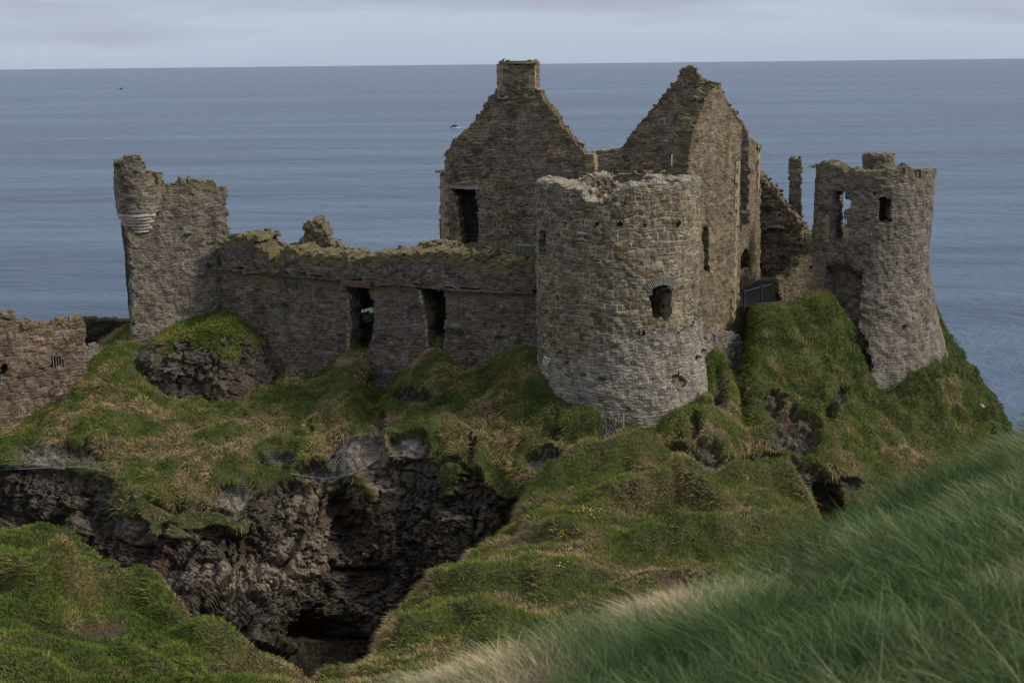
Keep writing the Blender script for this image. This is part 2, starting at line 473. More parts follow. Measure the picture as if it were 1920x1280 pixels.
def terrain_mat():
    b = NB('turf and basalt')
    P = b.pos()
    r = b.attr('rock')
    n1 = b.noise(P, 0.9, 5, 0.62); n2 = b.noise(P, 5.0, 5, 0.65); n3 = b.noise(P, 22.0, 4, 0.7)
    turf = b.ramp(n1, [(0.30, (0.030, 0.038, 0.011)), (0.5, (0.050, 0.060, 0.018)), (0.68, (0.105, 0.088, 0.042))])
    turf = b.mix(0.8, turf, b.ramp(n2, [(0.25, 0.5), (0.75, 1.5)]), 'MULTIPLY')
    # basalt and weathered ash
    rock = b.ramp(n2, [(0.22, (0.026, 0.022, 0.018)), (0.48, (0.068, 0.057, 0.045)), (0.64, (0.120, 0.102, 0.082)), (0.82, (0.23, 0.205, 0.17))])
    ash = b.attr('ash')
    rock = b.mix(b.math('MULTIPLY', ash, 0.9), rock, b.mix(n3, (0.15, 0.122, 0.094), (0.34, 0.285, 0.22)))
    red = b.ramp(b.noise(P, 0.45, 4, 0.6), [(0.54, 0.0), (0.64, 0.7)])
    rock = b.mix(red, rock, b.mix(n2, (0.030, 0.018, 0.013), (0.120, 0.062, 0.040)))
    rock = b.mix(b.ramp(b.noise(P, 2.6, 6, 0.72), [(0.62, 0.0), (0.70, 0.75)]), rock, (0.26, 0.255, 0.24))
    rock = b.mix(0.75, rock, b.ramp(n3, [(0.25, 0.45), (0.75, 1.5)]), 'MULTIPLY')
    vo = b.n('TexVoronoi', voronoi_dimensions='3D', feature='DISTANCE_TO_EDGE'); vo.inputs['Scale'].default_value = 3.2
    ds = b.n('TexNoise'); ds.inputs['Scale'].default_value = 2.0; ds.inputs['Detail'].default_value = 4
    b.l(P, ds.inputs['Vector'])
    b.l(b.vmath('ADD', P, b.vmath('MULTIPLY', ds.outputs['Color'], (0.6, 0.6, 0.9))), vo.inputs['Vector'])
    crack = b.ramp(vo.outputs['Distance'], [(0.0, 1.0), (0.045, 0.0)])
    rock = b.mix(b.math('MULTIPLY', crack, 0.55), rock, (0.012, 0.010, 0.009))
    bare = b.attr('bare')
    soil = b.mix(n2, (0.035, 0.022, 0.014), (0.105, 0.072, 0.046))
    turf = b.mix(bare, turf, soil)
    col = b.mix(r, turf, rock)
    b.l(col, b.p.inputs['Base Color'])
    h = b.math('ADD', b.math('MULTIPLY', n2, 0.7), b.math('MULTIPLY', n3, 0.3))
    h = b.math('SUBTRACT', h, b.math('MULTIPLY', crack, 0.25))
    b.l(b.bump(h, 1.0, 0.16), b.p.inputs['Normal'])
    b.p.inputs['Roughness'].default_value = 0.9
    return b.m
MAT['terrain'] = terrain_mat()

def grass_mat(name, stops):
    b = NB(name)
    t = b.attr('tint')
    c = b.ramp(t, stops)
    P = b.pos()
    c = b.mix(0.6, c, b.ramp(b.noise(P, 3.0, 3), [(0.3, 0.7), (0.7, 1.3)]), 'MULTIPLY')
    b.l(c, b.p.inputs['Base Color'])
    b.p.inputs['Roughness'].default_value = 0.8
    b.p.inputs['Specular IOR Level'].default_value = 0.15
    tr = b.n('BsdfTranslucent'); b.l(c, tr.inputs['Color'])
    ms = b.n('MixShader'); ms.inputs[0].default_value = 0.25
    b.l(b.p.outputs[0], ms.inputs[1]); b.l(tr.outputs[0], ms.inputs[2])
    b.l(ms.outputs[0], b.out.inputs['Surface'])
    return b.m
MAT['grass'] = grass_mat('cliff grass', [(0.0, (0.052, 0.082, 0.014)), (0.35, (0.105, 0.145, 0.025)), (0.6, (0.180, 0.182, 0.048)), (0.8, (0.255, 0.190, 0.085)), (1.0, (0.350, 0.255, 0.145))])
MAT['neargrass'] = grass_mat('marram grass', [(0.0, (0.040, 0.078, 0.027)), (0.35, (0.095, 0.150, 0.055)), (0.65, (0.195, 0.245, 0.110)), (0.85, (0.38, 0.33, 0.19)), (1.0, (0.54, 0.44, 0.30))])

def sea_mat():
    b = NB('open sea')
    P = b.pos()
    m = b.vmath('MULTIPLY', P, (0.45, 1.0, 1.0))
    n1 = b.noise(m, 0.085, 7, 0.64, dist=0.5)
    n2 = b.noise(m, 0.9, 4, 0.6)
    big = b.noise(b.vmath('MULTIPLY', P, (0.30, 1.0, 1.0)), 0.0045, 6, 0.62, dist=0.6)
    streak = b.noise(b.vmath('MULTIPLY', P, (0.06, 1.0, 1.0)), 0.022, 4, 0.6)
    mixn = b.math('ADD', b.math('MULTIPLY', big, 0.65), b.math('MULTIPLY', streak, 0.35))
    col = b.ramp(mixn, [(0.40, (0.020, 0.042, 0.084)), (0.50, (0.056, 0.092, 0.152)), (0.60, (0.098, 0.148, 0.215))])
    b.l(col, b.p.inputs['Base Color'])
    b.l(b.ramp(mixn, [(0.40, 0.20), (0.60, 0.36)]), b.p.inputs['Roughness'])
    b.p.inputs['IOR'].default_value = 1.33
    b.p.inputs['Specular IOR Level'].default_value = 0.33
    h = b.math('ADD', b.math('MULTIPLY', n1, 1.0), b.math('MULTIPLY', n2, 0.16))
    b.l(b.bump(h, 1.0, 4.5), b.p.inputs['Normal'])
    return b.m
MAT['sea'] = sea_mat()

# ------------------------------------------------------------------ sea
mb = MB()
S = 60000.0
mb.add([[-S, -2000, 0], [S, -2000, 0], [S, S, 0], [-S, S, 0]], [[0, 1, 2, 3]])
tag(mb.build('sea', MAT['sea']), kind='structure')

# ------------------------------------------------------------------ terrain tools
def tangents(t, V):
    """finite-difference tangents along axis 0 for a cubic Hermite spline"""
    m = np.zeros_like(V)
    dt = (t[1:] - t[:-1]).reshape((-1,) + (1,) * (V.ndim - 1))
    s = (V[1:] - V[:-1]) / dt
    m[0] = s[0]; m[-1] = s[-1]
    m[1:-1] = (s[:-1] * dt[1:] + s[1:] * dt[:-1]) / (dt[1:] + dt[:-1])
    return m

def hermite(t, V, q):
    m = tangents(t, V)
    i = np.clip(np.searchsorted(t, q, side='right') - 1, 0, len(t) - 2)
    h = (t[i + 1] - t[i]); x = (q - t[i]) / h
    sh = (-1,) + (1,) * (V.ndim - 1)
    x = x.reshape(sh); h = h.reshape(sh)
    return ((2 * x**3 - 3 * x**2 + 1) * V[i] + (x**3 - 2 * x**2 + x) * h * m[i]
            + (-2 * x**3 + 3 * x**2) * V[i + 1] + (x**3 - x**2) * h * m[i + 1])

def grid_normals(G):
    a = np.gradient(G, axis=0); b = np.gradient(G, axis=1)
    n = np.cross(b, a)
    n /= (np.linalg.norm(n, axis=-1, keepdims=True) + 1e-9)
    return n

class Sheet:
    """a grid surface with per-vertex masks, kept so that grass and nets can be set on it"""
    def __init__(s, G, rock, ash=None, bare=None):
        s.G = G; s.rock = rock
        s.ash = ash if ash is not None else np.zeros(rock.shape)
        s.bare = bare if bare is not None else np.zeros(rock.shape)
    def build(s, name, kind='structure'):
        nr, nc = s.G.shape[:2]
        idx = np.arange(nr * nc).reshape(nr, nc)
        F = np.stack([idx[:-1, :-1], idx[:-1, 1:], idx[1:, 1:], idx[1:, :-1]], -1).reshape(-1, 4)
        mb = MB(); mb.add(s.G.reshape(-1, 3), F)
        rq = s.rock.ravel()[F].mean(1) < 0.5
        o = mb.build(name, MAT['terrain'], smooth=rq, extra={'rock': s.rock.ravel(), 'ash': s.ash.ravel(), 'bare': s.bare.ravel()})
        tag(o, kind=kind)
        s.tris = F
        return o
    def sample(s, n, density, seed=1):
        rng = np.random.default_rng(seed)
        G = s.G
        a, b_, c, d = G[:-1, :-1], G[:-1, 1:], G[1:, 1:], G[1:, :-1]
        nn = np.cross(b_ - a, d - a)
        area = np.linalg.norm(nn, axis=-1)
        N = nn / (area[..., None] + 1e-9)
        cen = (a + b_ + c + d) / 4
        px, py, w = project(cen)
        N = np.where(N[..., 2:3] < 0, -N, N)
        N = np.where((np.abs(N[..., 2:3]) < 0.08) & ((N * (EYE - cen)).sum(-1, keepdims=True) < 0), -N, N)
        vis = (px > -120) & (px < 2040) & (py > -100) & (py < 1420) & (w > 0.5)
        dens = density[:-1, :-1] * vis * area
        p = dens.ravel() / dens.sum()
        k = rng.choice(p.size, n, p=p)
        i, j = np.unravel_index(k, area.shape)
        u = rng.random((n, 1)); v = rng.random((n, 1))
        P = (a[i, j] * (1 - u) + b_[i, j] * u) * (1 - v) + (d[i, j] * (1 - u) + c[i, j] * u) * v
        return P, N[i, j]

def blades(name, mat, P, N, length, width, lean, tint, segs=2, up=0.6, seed=3, sag=0.5):
    """tapering curved grass blades, one mesh"""
    rng = np.random.default_rng(seed)
    n = len(P)
    D = N * (1 - up) + np.array([0, 0, 1.0]) * up
    D = D + (rng.random((n, 3)) - .5) * 0.7
    D /= np.linalg.norm(D, axis=1, keepdims=True)
    side = np.cross(D, rng.normal(size=(n, 3)))
    # mostly face the viewer side on, with scatter
    view = EYE - P; view /= np.linalg.norm(view, axis=1, keepdims=True)
    s2 = np.cross(D, view + 0.6 * rng.normal(size=(n, 3)))
    side = s2 / (np.linalg.norm(s2, axis=1, keepdims=True) + 1e-9)
    length = np.asarray(length).reshape(-1, 1) * np.ones((n, 1)); width = np.asarray(width).reshape(-1, 1) * np.ones((n, 1))
    V = np.zeros((n, 2 * segs + 1, 3))
    for k in range(segs + 1):
        t = k / segs
        c = P + D * length * t + lean * length * (t ** 1.6) - np.array([0, 0, 1.0]) * length * sag * t ** 2.2
        if k < segs:
            w = width * (1 - 0.55 * t)
            V[:, 2 * k] = c - side * w; V[:, 2 * k + 1] = c + side * w
        else: V[:, 2 * k] = c
    F = []
    for k in range(segs - 1):
        F += [[2 * k, 2 * k + 1, 2 * k + 3], [2 * k, 2 * k + 3, 2 * k + 2]]
    k = segs - 1
    F += [[2 * k, 2 * k + 1, 2 * k + 2]]
    F = np.array(F)
    FF = (F[None] + (np.arange(n) * (2 * segs + 1))[:, None, None]).reshape(-1, 3)
    mb = MB(); mb.add(V.reshape(-1, 3), FF)
    return mb.build(name, mat, smooth=True, extra={'tint': np.repeat(np.clip(tint, 0, 1), 2 * segs + 1)})

# ------------------------------------------------------------------ headland (lofted from its own profiles)
# every column: foot of the walls, mid slope, brink, rock face upper, rock face lower  (photo x, photo y, distance)
HC = [
 [(-420, 850, 49.5), (-430, 880, 48.0), (-440, 905, 46.5), (-440, 980, 46.0), (-440, 1100, 45)],
 [(-200, 830, 50.5), (-210, 860, 49.0), (-220, 890, 47.5), (-220, 960, 47.0), (-220, 1080, 45.5)],
 [(0, 806, 52.3), (0, 840, 50.3), (0, 872, 48.6), (0, 940, 48.2), (0, 1060, 46.5)],
 [(110, 748, 53.6), (105, 805, 51.2), (100, 872, 48.6), (100, 945, 47.8), (110, 1070, 46)],
 [(235, 658, 56.0), (215, 770, 51.8), (200, 890, 47.8), (205, 990, 46.4), (220, 1110, 45)],
 [(330, 690, 55.3), (320, 820, 50.6), (310, 958, 46.2), (310, 1040, 45.0), (320, 1150, 43.3)],
 [(430, 690, 55.6), (430, 815, 50.8), (425, 948, 46.3), (430, 1050, 45.0), (440, 1170, 43)],
 [(520, 692, 55.6), (520, 790, 51.6), (515, 902, 47.8), (520, 1030, 46.0), (520, 1190, 43.6)],
 [(600, 690, 54.9), (600, 790, 51.2), (595, 895, 47.8), (600, 1030, 46.4), (600, 1200, 44.8)],
 [(662, 652, 55.2), (660, 775, 51.2), (655, 892, 47.8), (655, 1030, 47.2), (650, 1210, 45.6)],
 [(705, 726, 53.6), (705, 790, 51.2), (705, 868, 48.2), (705, 1010, 47.3), (705, 1210, 45.4)],
 [(755, 690, 54.1), (755, 775, 51.0), (755, 860, 48.0), (755, 1000, 47.2), (755, 1200, 45.2)],
 [(812, 652, 54.2), (810, 760, 50.8), (808, 858, 47.8), (810, 990, 46.9), (805, 1180, 44.8)],
 [(872, 690, 53.0), (872, 780, 50.0), (870, 868, 47.2), (872, 980, 46.2), (870, 1150, 43.8)],
 [(948, 662, 52.8), (950, 790, 49.2), (950, 920, 46.2), (955, 985, 46.0), (960, 1080, 44.6)],
 [(1012, 692, 50.6), (1014, 800, 48.0), (1016, 900, 45.2), (1016, 960, 44.6), (1016, 1050, 43)],
 [(1070, 752, 48.6), (1072, 825, 46.6), (1072, 895, 44.8), (1072, 950, 44.0), (1072, 1040, 42.5)],
 [(1150, 766, 47.7), (1150, 825, 46.2), (1150, 890, 44.6), (1150, 950, 43.8), (1150, 1040, 42.5)],
 [(1205, 790, 47.4), (1207, 842, 46.0), (1208, 895, 44.6), (1208, 950, 43.8), (1208, 1040, 42.5)],
 [(1272, 756, 48.0), (1276, 830, 46.0), (1280, 905, 44.2), (1280, 960, 43.5), (1280, 1050, 42.5)],
 [(1326, 668, 51.2), (1330, 780, 48.2), (1335, 900, 45.0), (1335, 960, 44.2), (1335, 1060, 43)],
 [(1350, 646, 54.6), (1362, 770, 49.6), (1372, 895, 45.6), (1372, 960, 44.8), (1372, 1060, 43.5)],
 [(1399, 716, 55.6), (1404, 790, 51.0), (1410, 890, 46.6), (1412, 960, 45.4), (1412, 1060, 44)],
 [(1413, 594, 56.0), (1414, 735, 51.6), (1420, 890, 46.8), (1420, 960, 45.6), (1415, 1060, 44)],
 [(1480, 576, 56.6), (1485, 725, 52.6), (1490, 890, 47.6), (1495, 960, 46.4), (1495, 1060, 45)],
 [(1560, 557, 57.6), (1562, 720, 53.4), (1565, 895, 48.8), (1560, 960, 48.6), (1560, 1060, 47)],
 [(1604, 645, 56.8), (1606, 770, 53.4), (1610, 890, 49.6), (1610, 960, 48.4), (1610, 1060, 47)],
 [(1642, 722, 55.6), (1650, 800, 53.4), (1655, 880, 50.8), (1660, 960, 49.2), (1660, 1060, 48)],
 [(1705, 702, 56.4), (1722, 790, 54.4), (1740, 880, 51.6), (1750, 960, 50.0), (1750, 1060, 49)],
 [(1765, 650, 58.4), (1792, 752, 56.8), (1820, 860, 54.0), (1850, 960, 52.0), (1860, 1060, 51)],
 [(1782, 642, 60.2), (1832, 718, 59.2), (1890, 822, 57.2), (1935, 940, 55.0), (1960, 1060, 54)],
]
def hit_line(px, py, A, B, inward):
    """where a sight line meets a vertical wall face, then a little way into the wall"""
    t = (B - A) / np.linalg.norm(B - A); n = np.array([t[1], -t[0]])
    r = ray(px, py)
    k = ((A - EYE[:2]) @ n) / (r[:2] @ n)
    p = EYE + r * k
    return p - np.append(n, 0) * inward

def hit_ring(px, py, c, R, Y):
    d = ray(px, py); o = EYE[:2] - c
    a = d[:2] @ d[:2]; b = 2 * (o @ d[:2]); cc_ = o @ o - R * R
    q = b * b - 4 * a * cc_
    if q < 0: return at(px, py, Y)
    return EYE + d * ((-b - math.sqrt(q)) / (2 * a))

CURT = (plan(412, 58.2, 520), plan(1010, 52.2, 520))
GATE = (plan(252, 57.0, 520), plan(436, 59.0, 520))
BOUND = (plan(-120, 51.6, 700), plan(165, 54.4, 700))
LITW = (plan(1284, 53.0, 480), plan(1388, 57.6, 480))
def col_world(c):
    x, y, Y = c[0]
    if x < 150: f = hit_line(x, y, *BOUND, .3)
    elif 300 < x < 440: f = hit_line(x, y, *GATE, .3)
    elif 440 <= x < 960: f = hit_line(x, y, *CURT, .35)
    elif 1000 < x < 1300: f = hit_ring(x, y, plan(1157, 51.3, 560), 3.50, Y + .5)
    elif 1310 < x < 1340: f = hit_line(x, y, *LITW, .2)
    elif 1340 <= x < 1405: f = hit_line(x, y, plan(1322, 54.2, 660), plan(1412, 56.3, 660), .25)
    elif 1620 < x < 1740: f = hit_ring(x, y, plan(1628, 60.2, 430), 4.25, Y + .4)
    else: f = at(x, y, Y + .1)
    return [f] + [at(*q) for q in c[1:]]
cols = [col_world(c) for c in HC]
last = cols[-1]
cols.append([q + np.array([1.2, 5.0, -4.0]) for q in last])
cols.append([q + np.array([2.5, 13.0, -17.0]) for q in last])
cols.append([np.array([q[0] + 4, q[1] + 20, min(q[2] - 30, -2.0)]) for q in last])
full = []
for c in cols:
    f = c[0]
    rock2 = c[-1]
    full.append([
        np.array([f[0] * 1.12, 92.0, -2.0]),
        np.array([f[0] * 1.06, 78.0, min(f[2] + 0.3, 28.2) - 7.0 * float(np.interp(f[0], [-20, -13], [1, 0]))]),
        np.array([f[0] * 1.005, f[1] + 1.0, min(f[2] + 0.35, 28.4)]),
        f] + list(c[1:]) + [
        rock2 + np.array([0, -3.0, -6.0]),
        rock2 + np.array([0, -24.0, -9.0])])
CT = np.array(full)                               # columns x rows x 3
for k in (-1, -2, -3):                            # the seaward columns fall away behind
    CT[k, 0] = CT[k, 3] + np.array([2, 12, -12]); CT[k, 1] = CT[k, 3] + np.array([1, 8, -5]); CT[k, 2] = CT[k, 3] + np.array([.3, 1.5, -.6])
tc = np.concatenate([[0], np.cumsum(np.linalg.norm(CT[1:, 3:6] - CT[:-1, 3:6], axis=-1).mean(1))])
qc = np.linspace(0, tc[-1], int(tc[-1] / 0.085))
A1 = hermite(tc, CT, qc)                          # samples x rows x 3
tr = np.concatenate([[0], np.cumsum(np.linalg.norm(CT[:, 1:] - CT[:, :-1], axis=-1).mean(0))])
seg = [5, 14, 16, 62, 76, 96, 110, 30, 14]
qr = np.concatenate([np.linspace(i, i + 1, n, endpoint=False) for i, n in enumerate(seg)] + [[len(seg)]])
G = hermite(tr, np.swapaxes(A1, 0, 1), np.interp(qr, np.arange(len(tr)), tr))        # rows x cols x 3
RHO = qr[:, None] * np.ones(G.shape[1])[None]
G[..., 2] = np.where(RHO < 2.7, np.minimum(G[..., 2], 28.35), G[..., 2])
N0 = grid_normals(G)
if (N0[60] * (EYE - G[60])).sum() < 0: N0 = -N0
PX, PY, _ = project(G)
edge_n = fbm(G * np.array([0.35, 0.35, 0.35]), 4, 5)
edge_f = fbm(G * 1.6, 3, 9)
bshift = np.interp(PX, [900, 980, 1020, 1500, 1545, 1600], [0, 0.3, 1.4, 1.4, 0.6, 2.2])
rock = sstep(4.95, 5.12, RHO + 0.22 * edge_n + 0.16 * edge_f - bshift)
HOLES = [(770, 742, 38, 16), (712, 712, 28, 22), (1320, 850, 26, 26), (1300, 800, 14, 30), (1345, 730, 12, 40), (1490, 815, 44, 46), (1452, 760, 18, 34),
         (1425, 868, 38, 18), (1577, 740, 16, 20), (1560, 770, 10, 14), (1562, 930, 20, 36), (1595, 905, 24, 12), (110, 852, 95, 26), (520, 860, 40, 20),
         (665, 855, 62, 44), (714, 800, 18, 36), (765, 838, 38, 24), (600, 888, 50, 14), (1040, 868, 58, 26), (1042, 812, 10, 14), (1148, 822, 30, 54), (440, 928, 48, 28),
         (382, 765, 12, 8), (455, 782, 5, 10), (585, 805, 6, 10), (878, 840, 10, 26), (1290, 880, 10, 10), (1850, 815, 8, 8), (590, 888, 30, 8), (1180, 775, 10, 14), (1270, 822, 10, 8), (1240, 850, 58, 16), (1325, 858, 36, 34), (1400, 874, 60, 22), (1480, 890, 56, 20), (1540, 915, 22, 30), (1120, 868, 40, 10), (430, 830, 8, 6)]
jx = fbm(G * 1.3, 3, 21) * 13 + fbm(G * 4.0, 2, 22) * 5; jy = fbm(G * 1.3, 3, 23) * 13 + fbm(G * 4.0, 2, 24) * 5
front = RHO > 2.9
for (hx, hy, rx, ry) in HOLES:
    d = np.sqrt(((PX + jx - hx) / rx) ** 2 + ((PY + jy - hy) / ry) ** 2)
    rock = np.maximum(rock, (1 - sstep(0.8, 1.1, d)) * front)
# grassy shelves and tufts that hang on in the rock
shelf = sstep(0.60, 0.72, fbm(G * np.array([0.55, 0.55, 0.9]), 4, 31) + np.clip(0.40 - (RHO - 5.0) * 0.75, -0.8, 0.4)) * (RHO > 5) * (N0[..., 2] > -0.2)
rock = rock * (1 - 0.9 * shelf * (edge_f > -0.25))
for (hx, hy, rx, ry) in [(845, 900, 22, 40), (690, 925, 14, 16), (240, 940, 45, 36), (330, 1000, 20, 14), (455, 990, 26, 16), (670, 905, 20, 12), (380, 975, 70, 18)]:
    d = np.sqrt(((PX + jx - hx) / rx) ** 2 + ((PY + jy - hy) / ry) ** 2)
    rock = rock * sstep(0.75, 1.1, d)
rock = np.where(RHO < 2.2, 0.0, rock)
# ash-coloured streak in the cliff, pale nets' backing
ash = np.zeros(rock.shape)
for (hx, hy, rx, ry) in [(580, 1000, 60, 120), (250, 985, 60, 30), (520, 1070, 80, 50), (420, 1080, 160, 30), (700, 930, 60, 30), (340, 1000, 40, 20), (440, 930, 40, 22), (690, 850, 50, 40), (100, 860, 90, 22), (765, 838, 34, 22), (820, 1070, 60, 22)]:
    d = np.sqrt(((PX + jx - hx) / rx) ** 2 + ((PY + jy - hy) / ry) ** 2)
    ash = np.maximum(ash, (1 - sstep(0.5, 1.2, d)))
# relief: tussocks on the grass, blocks and clefts in the rock
t1, _, tid = voro(G * np.array([1.15, 1.15, 1.0]), 41)
tus = (1 - np.clip(t1, 0, 1)) ** 1.2 * 0.42 + 0.30 * fbm(G * 0.55, 4, 43) + 0.06 * fbm(G * 3.5, 3, 44)
B1 = G * np.array([0.55, 0.55, 0.42]) + 0.25 * fbm(G * 0.8, 3, 51)[..., None]
TILT = np.array([[0.92, 0.36, 0.12], [-0.36, 0.90, 0.22], [-0.03, -0.25, 0.97]])
f1, f2, c1 = voro(B1 @ TILT, 52, box=True)
B2 = G * np.array([1.5, 1.5, 1.15]) + 0.3 * fbm(G * 1.9, 3, 53)[..., None]
g1, g2, c2 = voro(B2 @ TILT, 54, box=True)
B3 = G * np.array([3.6, 3.6, 3.0]) + 0.3 * fbm(G * 4, 2, 55)[..., None]
h1, h2, c3 = voro(B3 @ TILT, 56, box=True)
blk = (c1 - .5) * 0.85 - 0.3 * (1 - sstep(0.0, 0.22, f2 - f1)) + (c2 - .5) * 0.42 - 0.18 * (1 - sstep(0.0, 0.2, g2 - g1)) + (c3 - .5) * 0.18 - 0.08 * (1 - sstep(0.0, 0.18, h2 - h1)) + 0.10 * fbm(G * 8, 3, 57) + 0.5 * fbm(G * 0.3, 3, 58)
deep = sstep(5.2, 5.9, RHO)                       # big blocks only in the cliff proper
small = (c2 - .5) * 0.30 - 0.12 * (1 - sstep(0.0, 0.2, g2 - g1)) + (c3 - .5) * 0.16 - 0.22
disp = tus * (1 - rock) + rock * (small * (1 - deep) + blk * deep - 0.10)
for (hx, hy, rx, ry, dd) in [(605, 1185, 70, 34, 2.4), (700, 1090, 45, 30, 1.1), (640, 950, 36, 26, 1.0), (1562, 935, 16, 34, 1.3), (650, 1010, 24, 50, 0.8), (590, 1240, 120, 26, 1.6)]:
    d2 = ((PX + jx * 1.3 - hx) / rx) ** 2 + ((PY + jy * 1.3 - hy) / ry) ** 2
    disp = disp - dd * np.exp(-d2 * 1.3) * (RHO > 4.5)
disp = disp * sstep(2.2, 2.9, RHO) * np.where(PX > -1e9, 1, 1)
near_foot = np.clip(np.abs(RHO - 3.0) / 0.35, 0, 1)
disp = disp * (0.35 + 0.65 * near_foot)
G = G + N0 * disp[..., None]
head = Sheet(G, rock, ash)
head_o = head.build('headland')
head_bvh = BVHTree.FromPolygons(G.reshape(-1, 3).tolist(), head.tris.tolist())

# ------------------------------------------------------------------ grassy mound, left bank, near bank (height fields)
def rbf_fit(pts):
    P = np.array(pts)
    X = P[:, :2]; n = len(X)
    d = np.linalg.norm(X[:, None] - X[None], axis=-1)
    K = np.where(d > 0, d ** 2 * np.log(d + 1e-12), 0) + np.eye(n) * 0.6
    A = np.zeros((n + 3, n + 3)); A[:n, :n] = K; A[:n, n] = 1; A[:n, n + 1:] = X; A[n, :n] = 1; A[n + 1:, :n] = X.T
    w = np.linalg.solve(A, np.concatenate([P[:, 2], [0, 0, 0]]))
    def f(x, y):
        s = w[n] + w[n + 1] * x + w[n + 2] * y
        for i in range(n):
            r2 = (x - X[i, 0]) ** 2 + (y - X[i, 1]) ** 2
            s = s + w[i] * 0.5 * r2 * np.log(r2 + 1e-12)
        return s
    return f

def sdist(x, y, poly):
    """signed distance to a closed plan outline, negative inside"""
    d = np.full(x.shape, 1e9)
    n = len(poly)
    for i in range(n):
        a = np.array(poly[i]); b = np.array(poly[(i + 1) % n]); e = b - a
        t = np.clip(((x - a[0]) * e[0] + (y - a[1]) * e[1]) / (e @ e), 0, 1)
        d = np.minimum(d, np.hypot(x - a[0] - t * e[0], y - a[1] - t * e[1]))
    return np.where(inpoly(x, y, poly), -d, d)

def heightfield(name, tops, outline, x0, x1, y0, y1, res, fall, tus_amp, tus_scale, rough, seed, bare_px=(), terr=0.0, ridges=(), crown=0.6, lift=0.0):
    f = rbf_fit([at(*q) for q in tops])
    xs = np.arange(x0, x1, res); ys = np.arange(y0, y1, res)
    X, Y = np.meshgrid(xs, ys)
    Z = f(X, Y)
    Q = np.stack([X, Y, X * 0], -1)
    d = sdist(X, Y, outline) + 0.55 * fbm(Q * 0.5, 3, seed + 7) * min(1, tus_amp * 4) + 0.15 * fbm(Q * 2.1, 2, seed + 8) * min(1, tus_amp * 4)
    drop = np.where(d > 0, fall * (1 - np.exp(-np.clip(d, 0, 50) * 0.55)) + 1.1 * np.clip(d, 0, 3) ** 1.2, 0) + 0.16 * np.exp(-np.abs(np.minimum(d, 0)) / 0.8) * (d <= 0) * 1.2 + np.where(d > 0, 0.19, 0)
    drop = drop + crown * np.clip((np.minimum(d, 0) + 2.2) / 2.2, 0, 1) ** 2
    t, _, _ = voro(Q * tus_scale, seed)
    bump = (1 - np.clip(t, 0, 1)) * tus_amp + rough * fbm(Q * 0.45, 4, seed + 1) + rough * 0.3 * fbm(Q * 2.2, 3, seed + 2)
    if terr:
        g = fbm(Q * 0.30, 2, seed + 3) * 3.0
        bump = bump + terr * (sstep(0.0, 0.5, g - np.floor(g)) - (g - np.floor(g)))
    for (pts, hgt_, wn_, wf_) in ridges:                # low turf banks: steep towards the viewer, gentle behind
        w_ = np.array([at(*q)[:2] for q in pts])
        o_ = np.argsort(w_[:, 0]); w_ = w_[o_]
        yl = np.interp(X, w_[:, 0], w_[:, 1]) + 0.35 * fbm(Q * 0.8, 3, seed + 21)
        dy = Y - yl
        pr = np.where(dy < 0, np.exp(-(dy / wn_) ** 2), np.exp(-(dy / wf_) ** 2))
        ta = sstep(w_[0, 0] - .8, w_[0, 0] + .8, X) * (1 - sstep(w_[-1, 0] - .8, w_[-1, 0] + .8, X))
        bump = bump + hgt_ * pr * ta * (0.75 + 0.5 * fbm(Q * 0.7, 2, seed + 22))
    Z = Z - drop + bump + crown * 0.5 + lift
    Gm = np.stack([X, Y, Z], -1)
    N_ = grid_normals(Gm); N_ = np.where(N_[..., 2:3] < 0, -N_, N_)
    rk = sstep(0.5, 1.1, d + 0.4 * fbm(Gm * 0.9, 3, seed + 5)) * sstep(0.62, 0.40, N_[..., 2])
    rk = np.nan_to_num(rk)
    rk = sstep(0.5, 1.1, d + 0.4 * fbm(Gm * 0.9, 3, seed + 5)) * (1 - sstep(0.35, 0.6, N_[..., 2]))
    a1, a2, ac = voro(Gm * 1.6, seed + 11)
    Gm = Gm + N_ * (rk * ((ac - .5) * 0.6 - 0.3 * (1 - sstep(0, .2, a2 - a1))))[..., None]
    PX_, PY_, _ = project(Gm)
    bare = np.zeros(rk.shape)
    kx = fbm(Gm * 2.0, 3, seed + 12) * 16; ky = fbm(Gm * 2.0, 3, seed + 13) * 14
    for (hx, hy, rx, ry) in bare_px:
        q = np.sqrt(((PX_ + kx - hx) / rx) ** 2 + ((PY_ + ky - hy) / ry) ** 2)
        bare = np.maximum(bare, 1 - sstep(0.7, 1.15, q))
    Gm = Gm - N_ * (bare * 0.14)[..., None]
    sh = Sheet(Gm, rk, None, bare)
    o = sh.build(name)
    return sh, d

def P2(*q): p = at(*q); return (p[0], p[1])
MOUND_TOP = [(960, 948, 39.5), (1000, 908, 41), (1050, 890, 42), (1100, 874, 42.5), (1200, 868, 43), (1290, 876, 42.5), (1345, 908, 40.5), (1440, 896, 41.5), (1500, 914, 41.5), (1535, 955, 40),
    (1000, 985, 36.5), (1100, 965, 36.5), (1180, 930, 38.5), (1250, 950, 37), (1300, 985, 35.5), (1400, 975, 36.5), (1480, 985, 36.5),
    (900, 1075, 31.5), (1000, 1080, 30.5), (1100, 1080, 30.5), (1250, 1085, 30.5), (1400, 1070, 31.5), (1500, 1060, 32), (850, 1150, 27.3), (760, 1165, 26.3),
    (1000, 1180, 26.3), (1150, 1160, 27.0), (1300, 1160, 27), (800, 1230, 23.8), (720, 1230, 23.5), (950, 1280, 22.0), (1100, 1260, 23.0), (1300, 1260, 23), (900, 1400, 18.5), (1200, 1400, 18.5), (700, 1290, 21.5), (640, 1262, 22.2)]
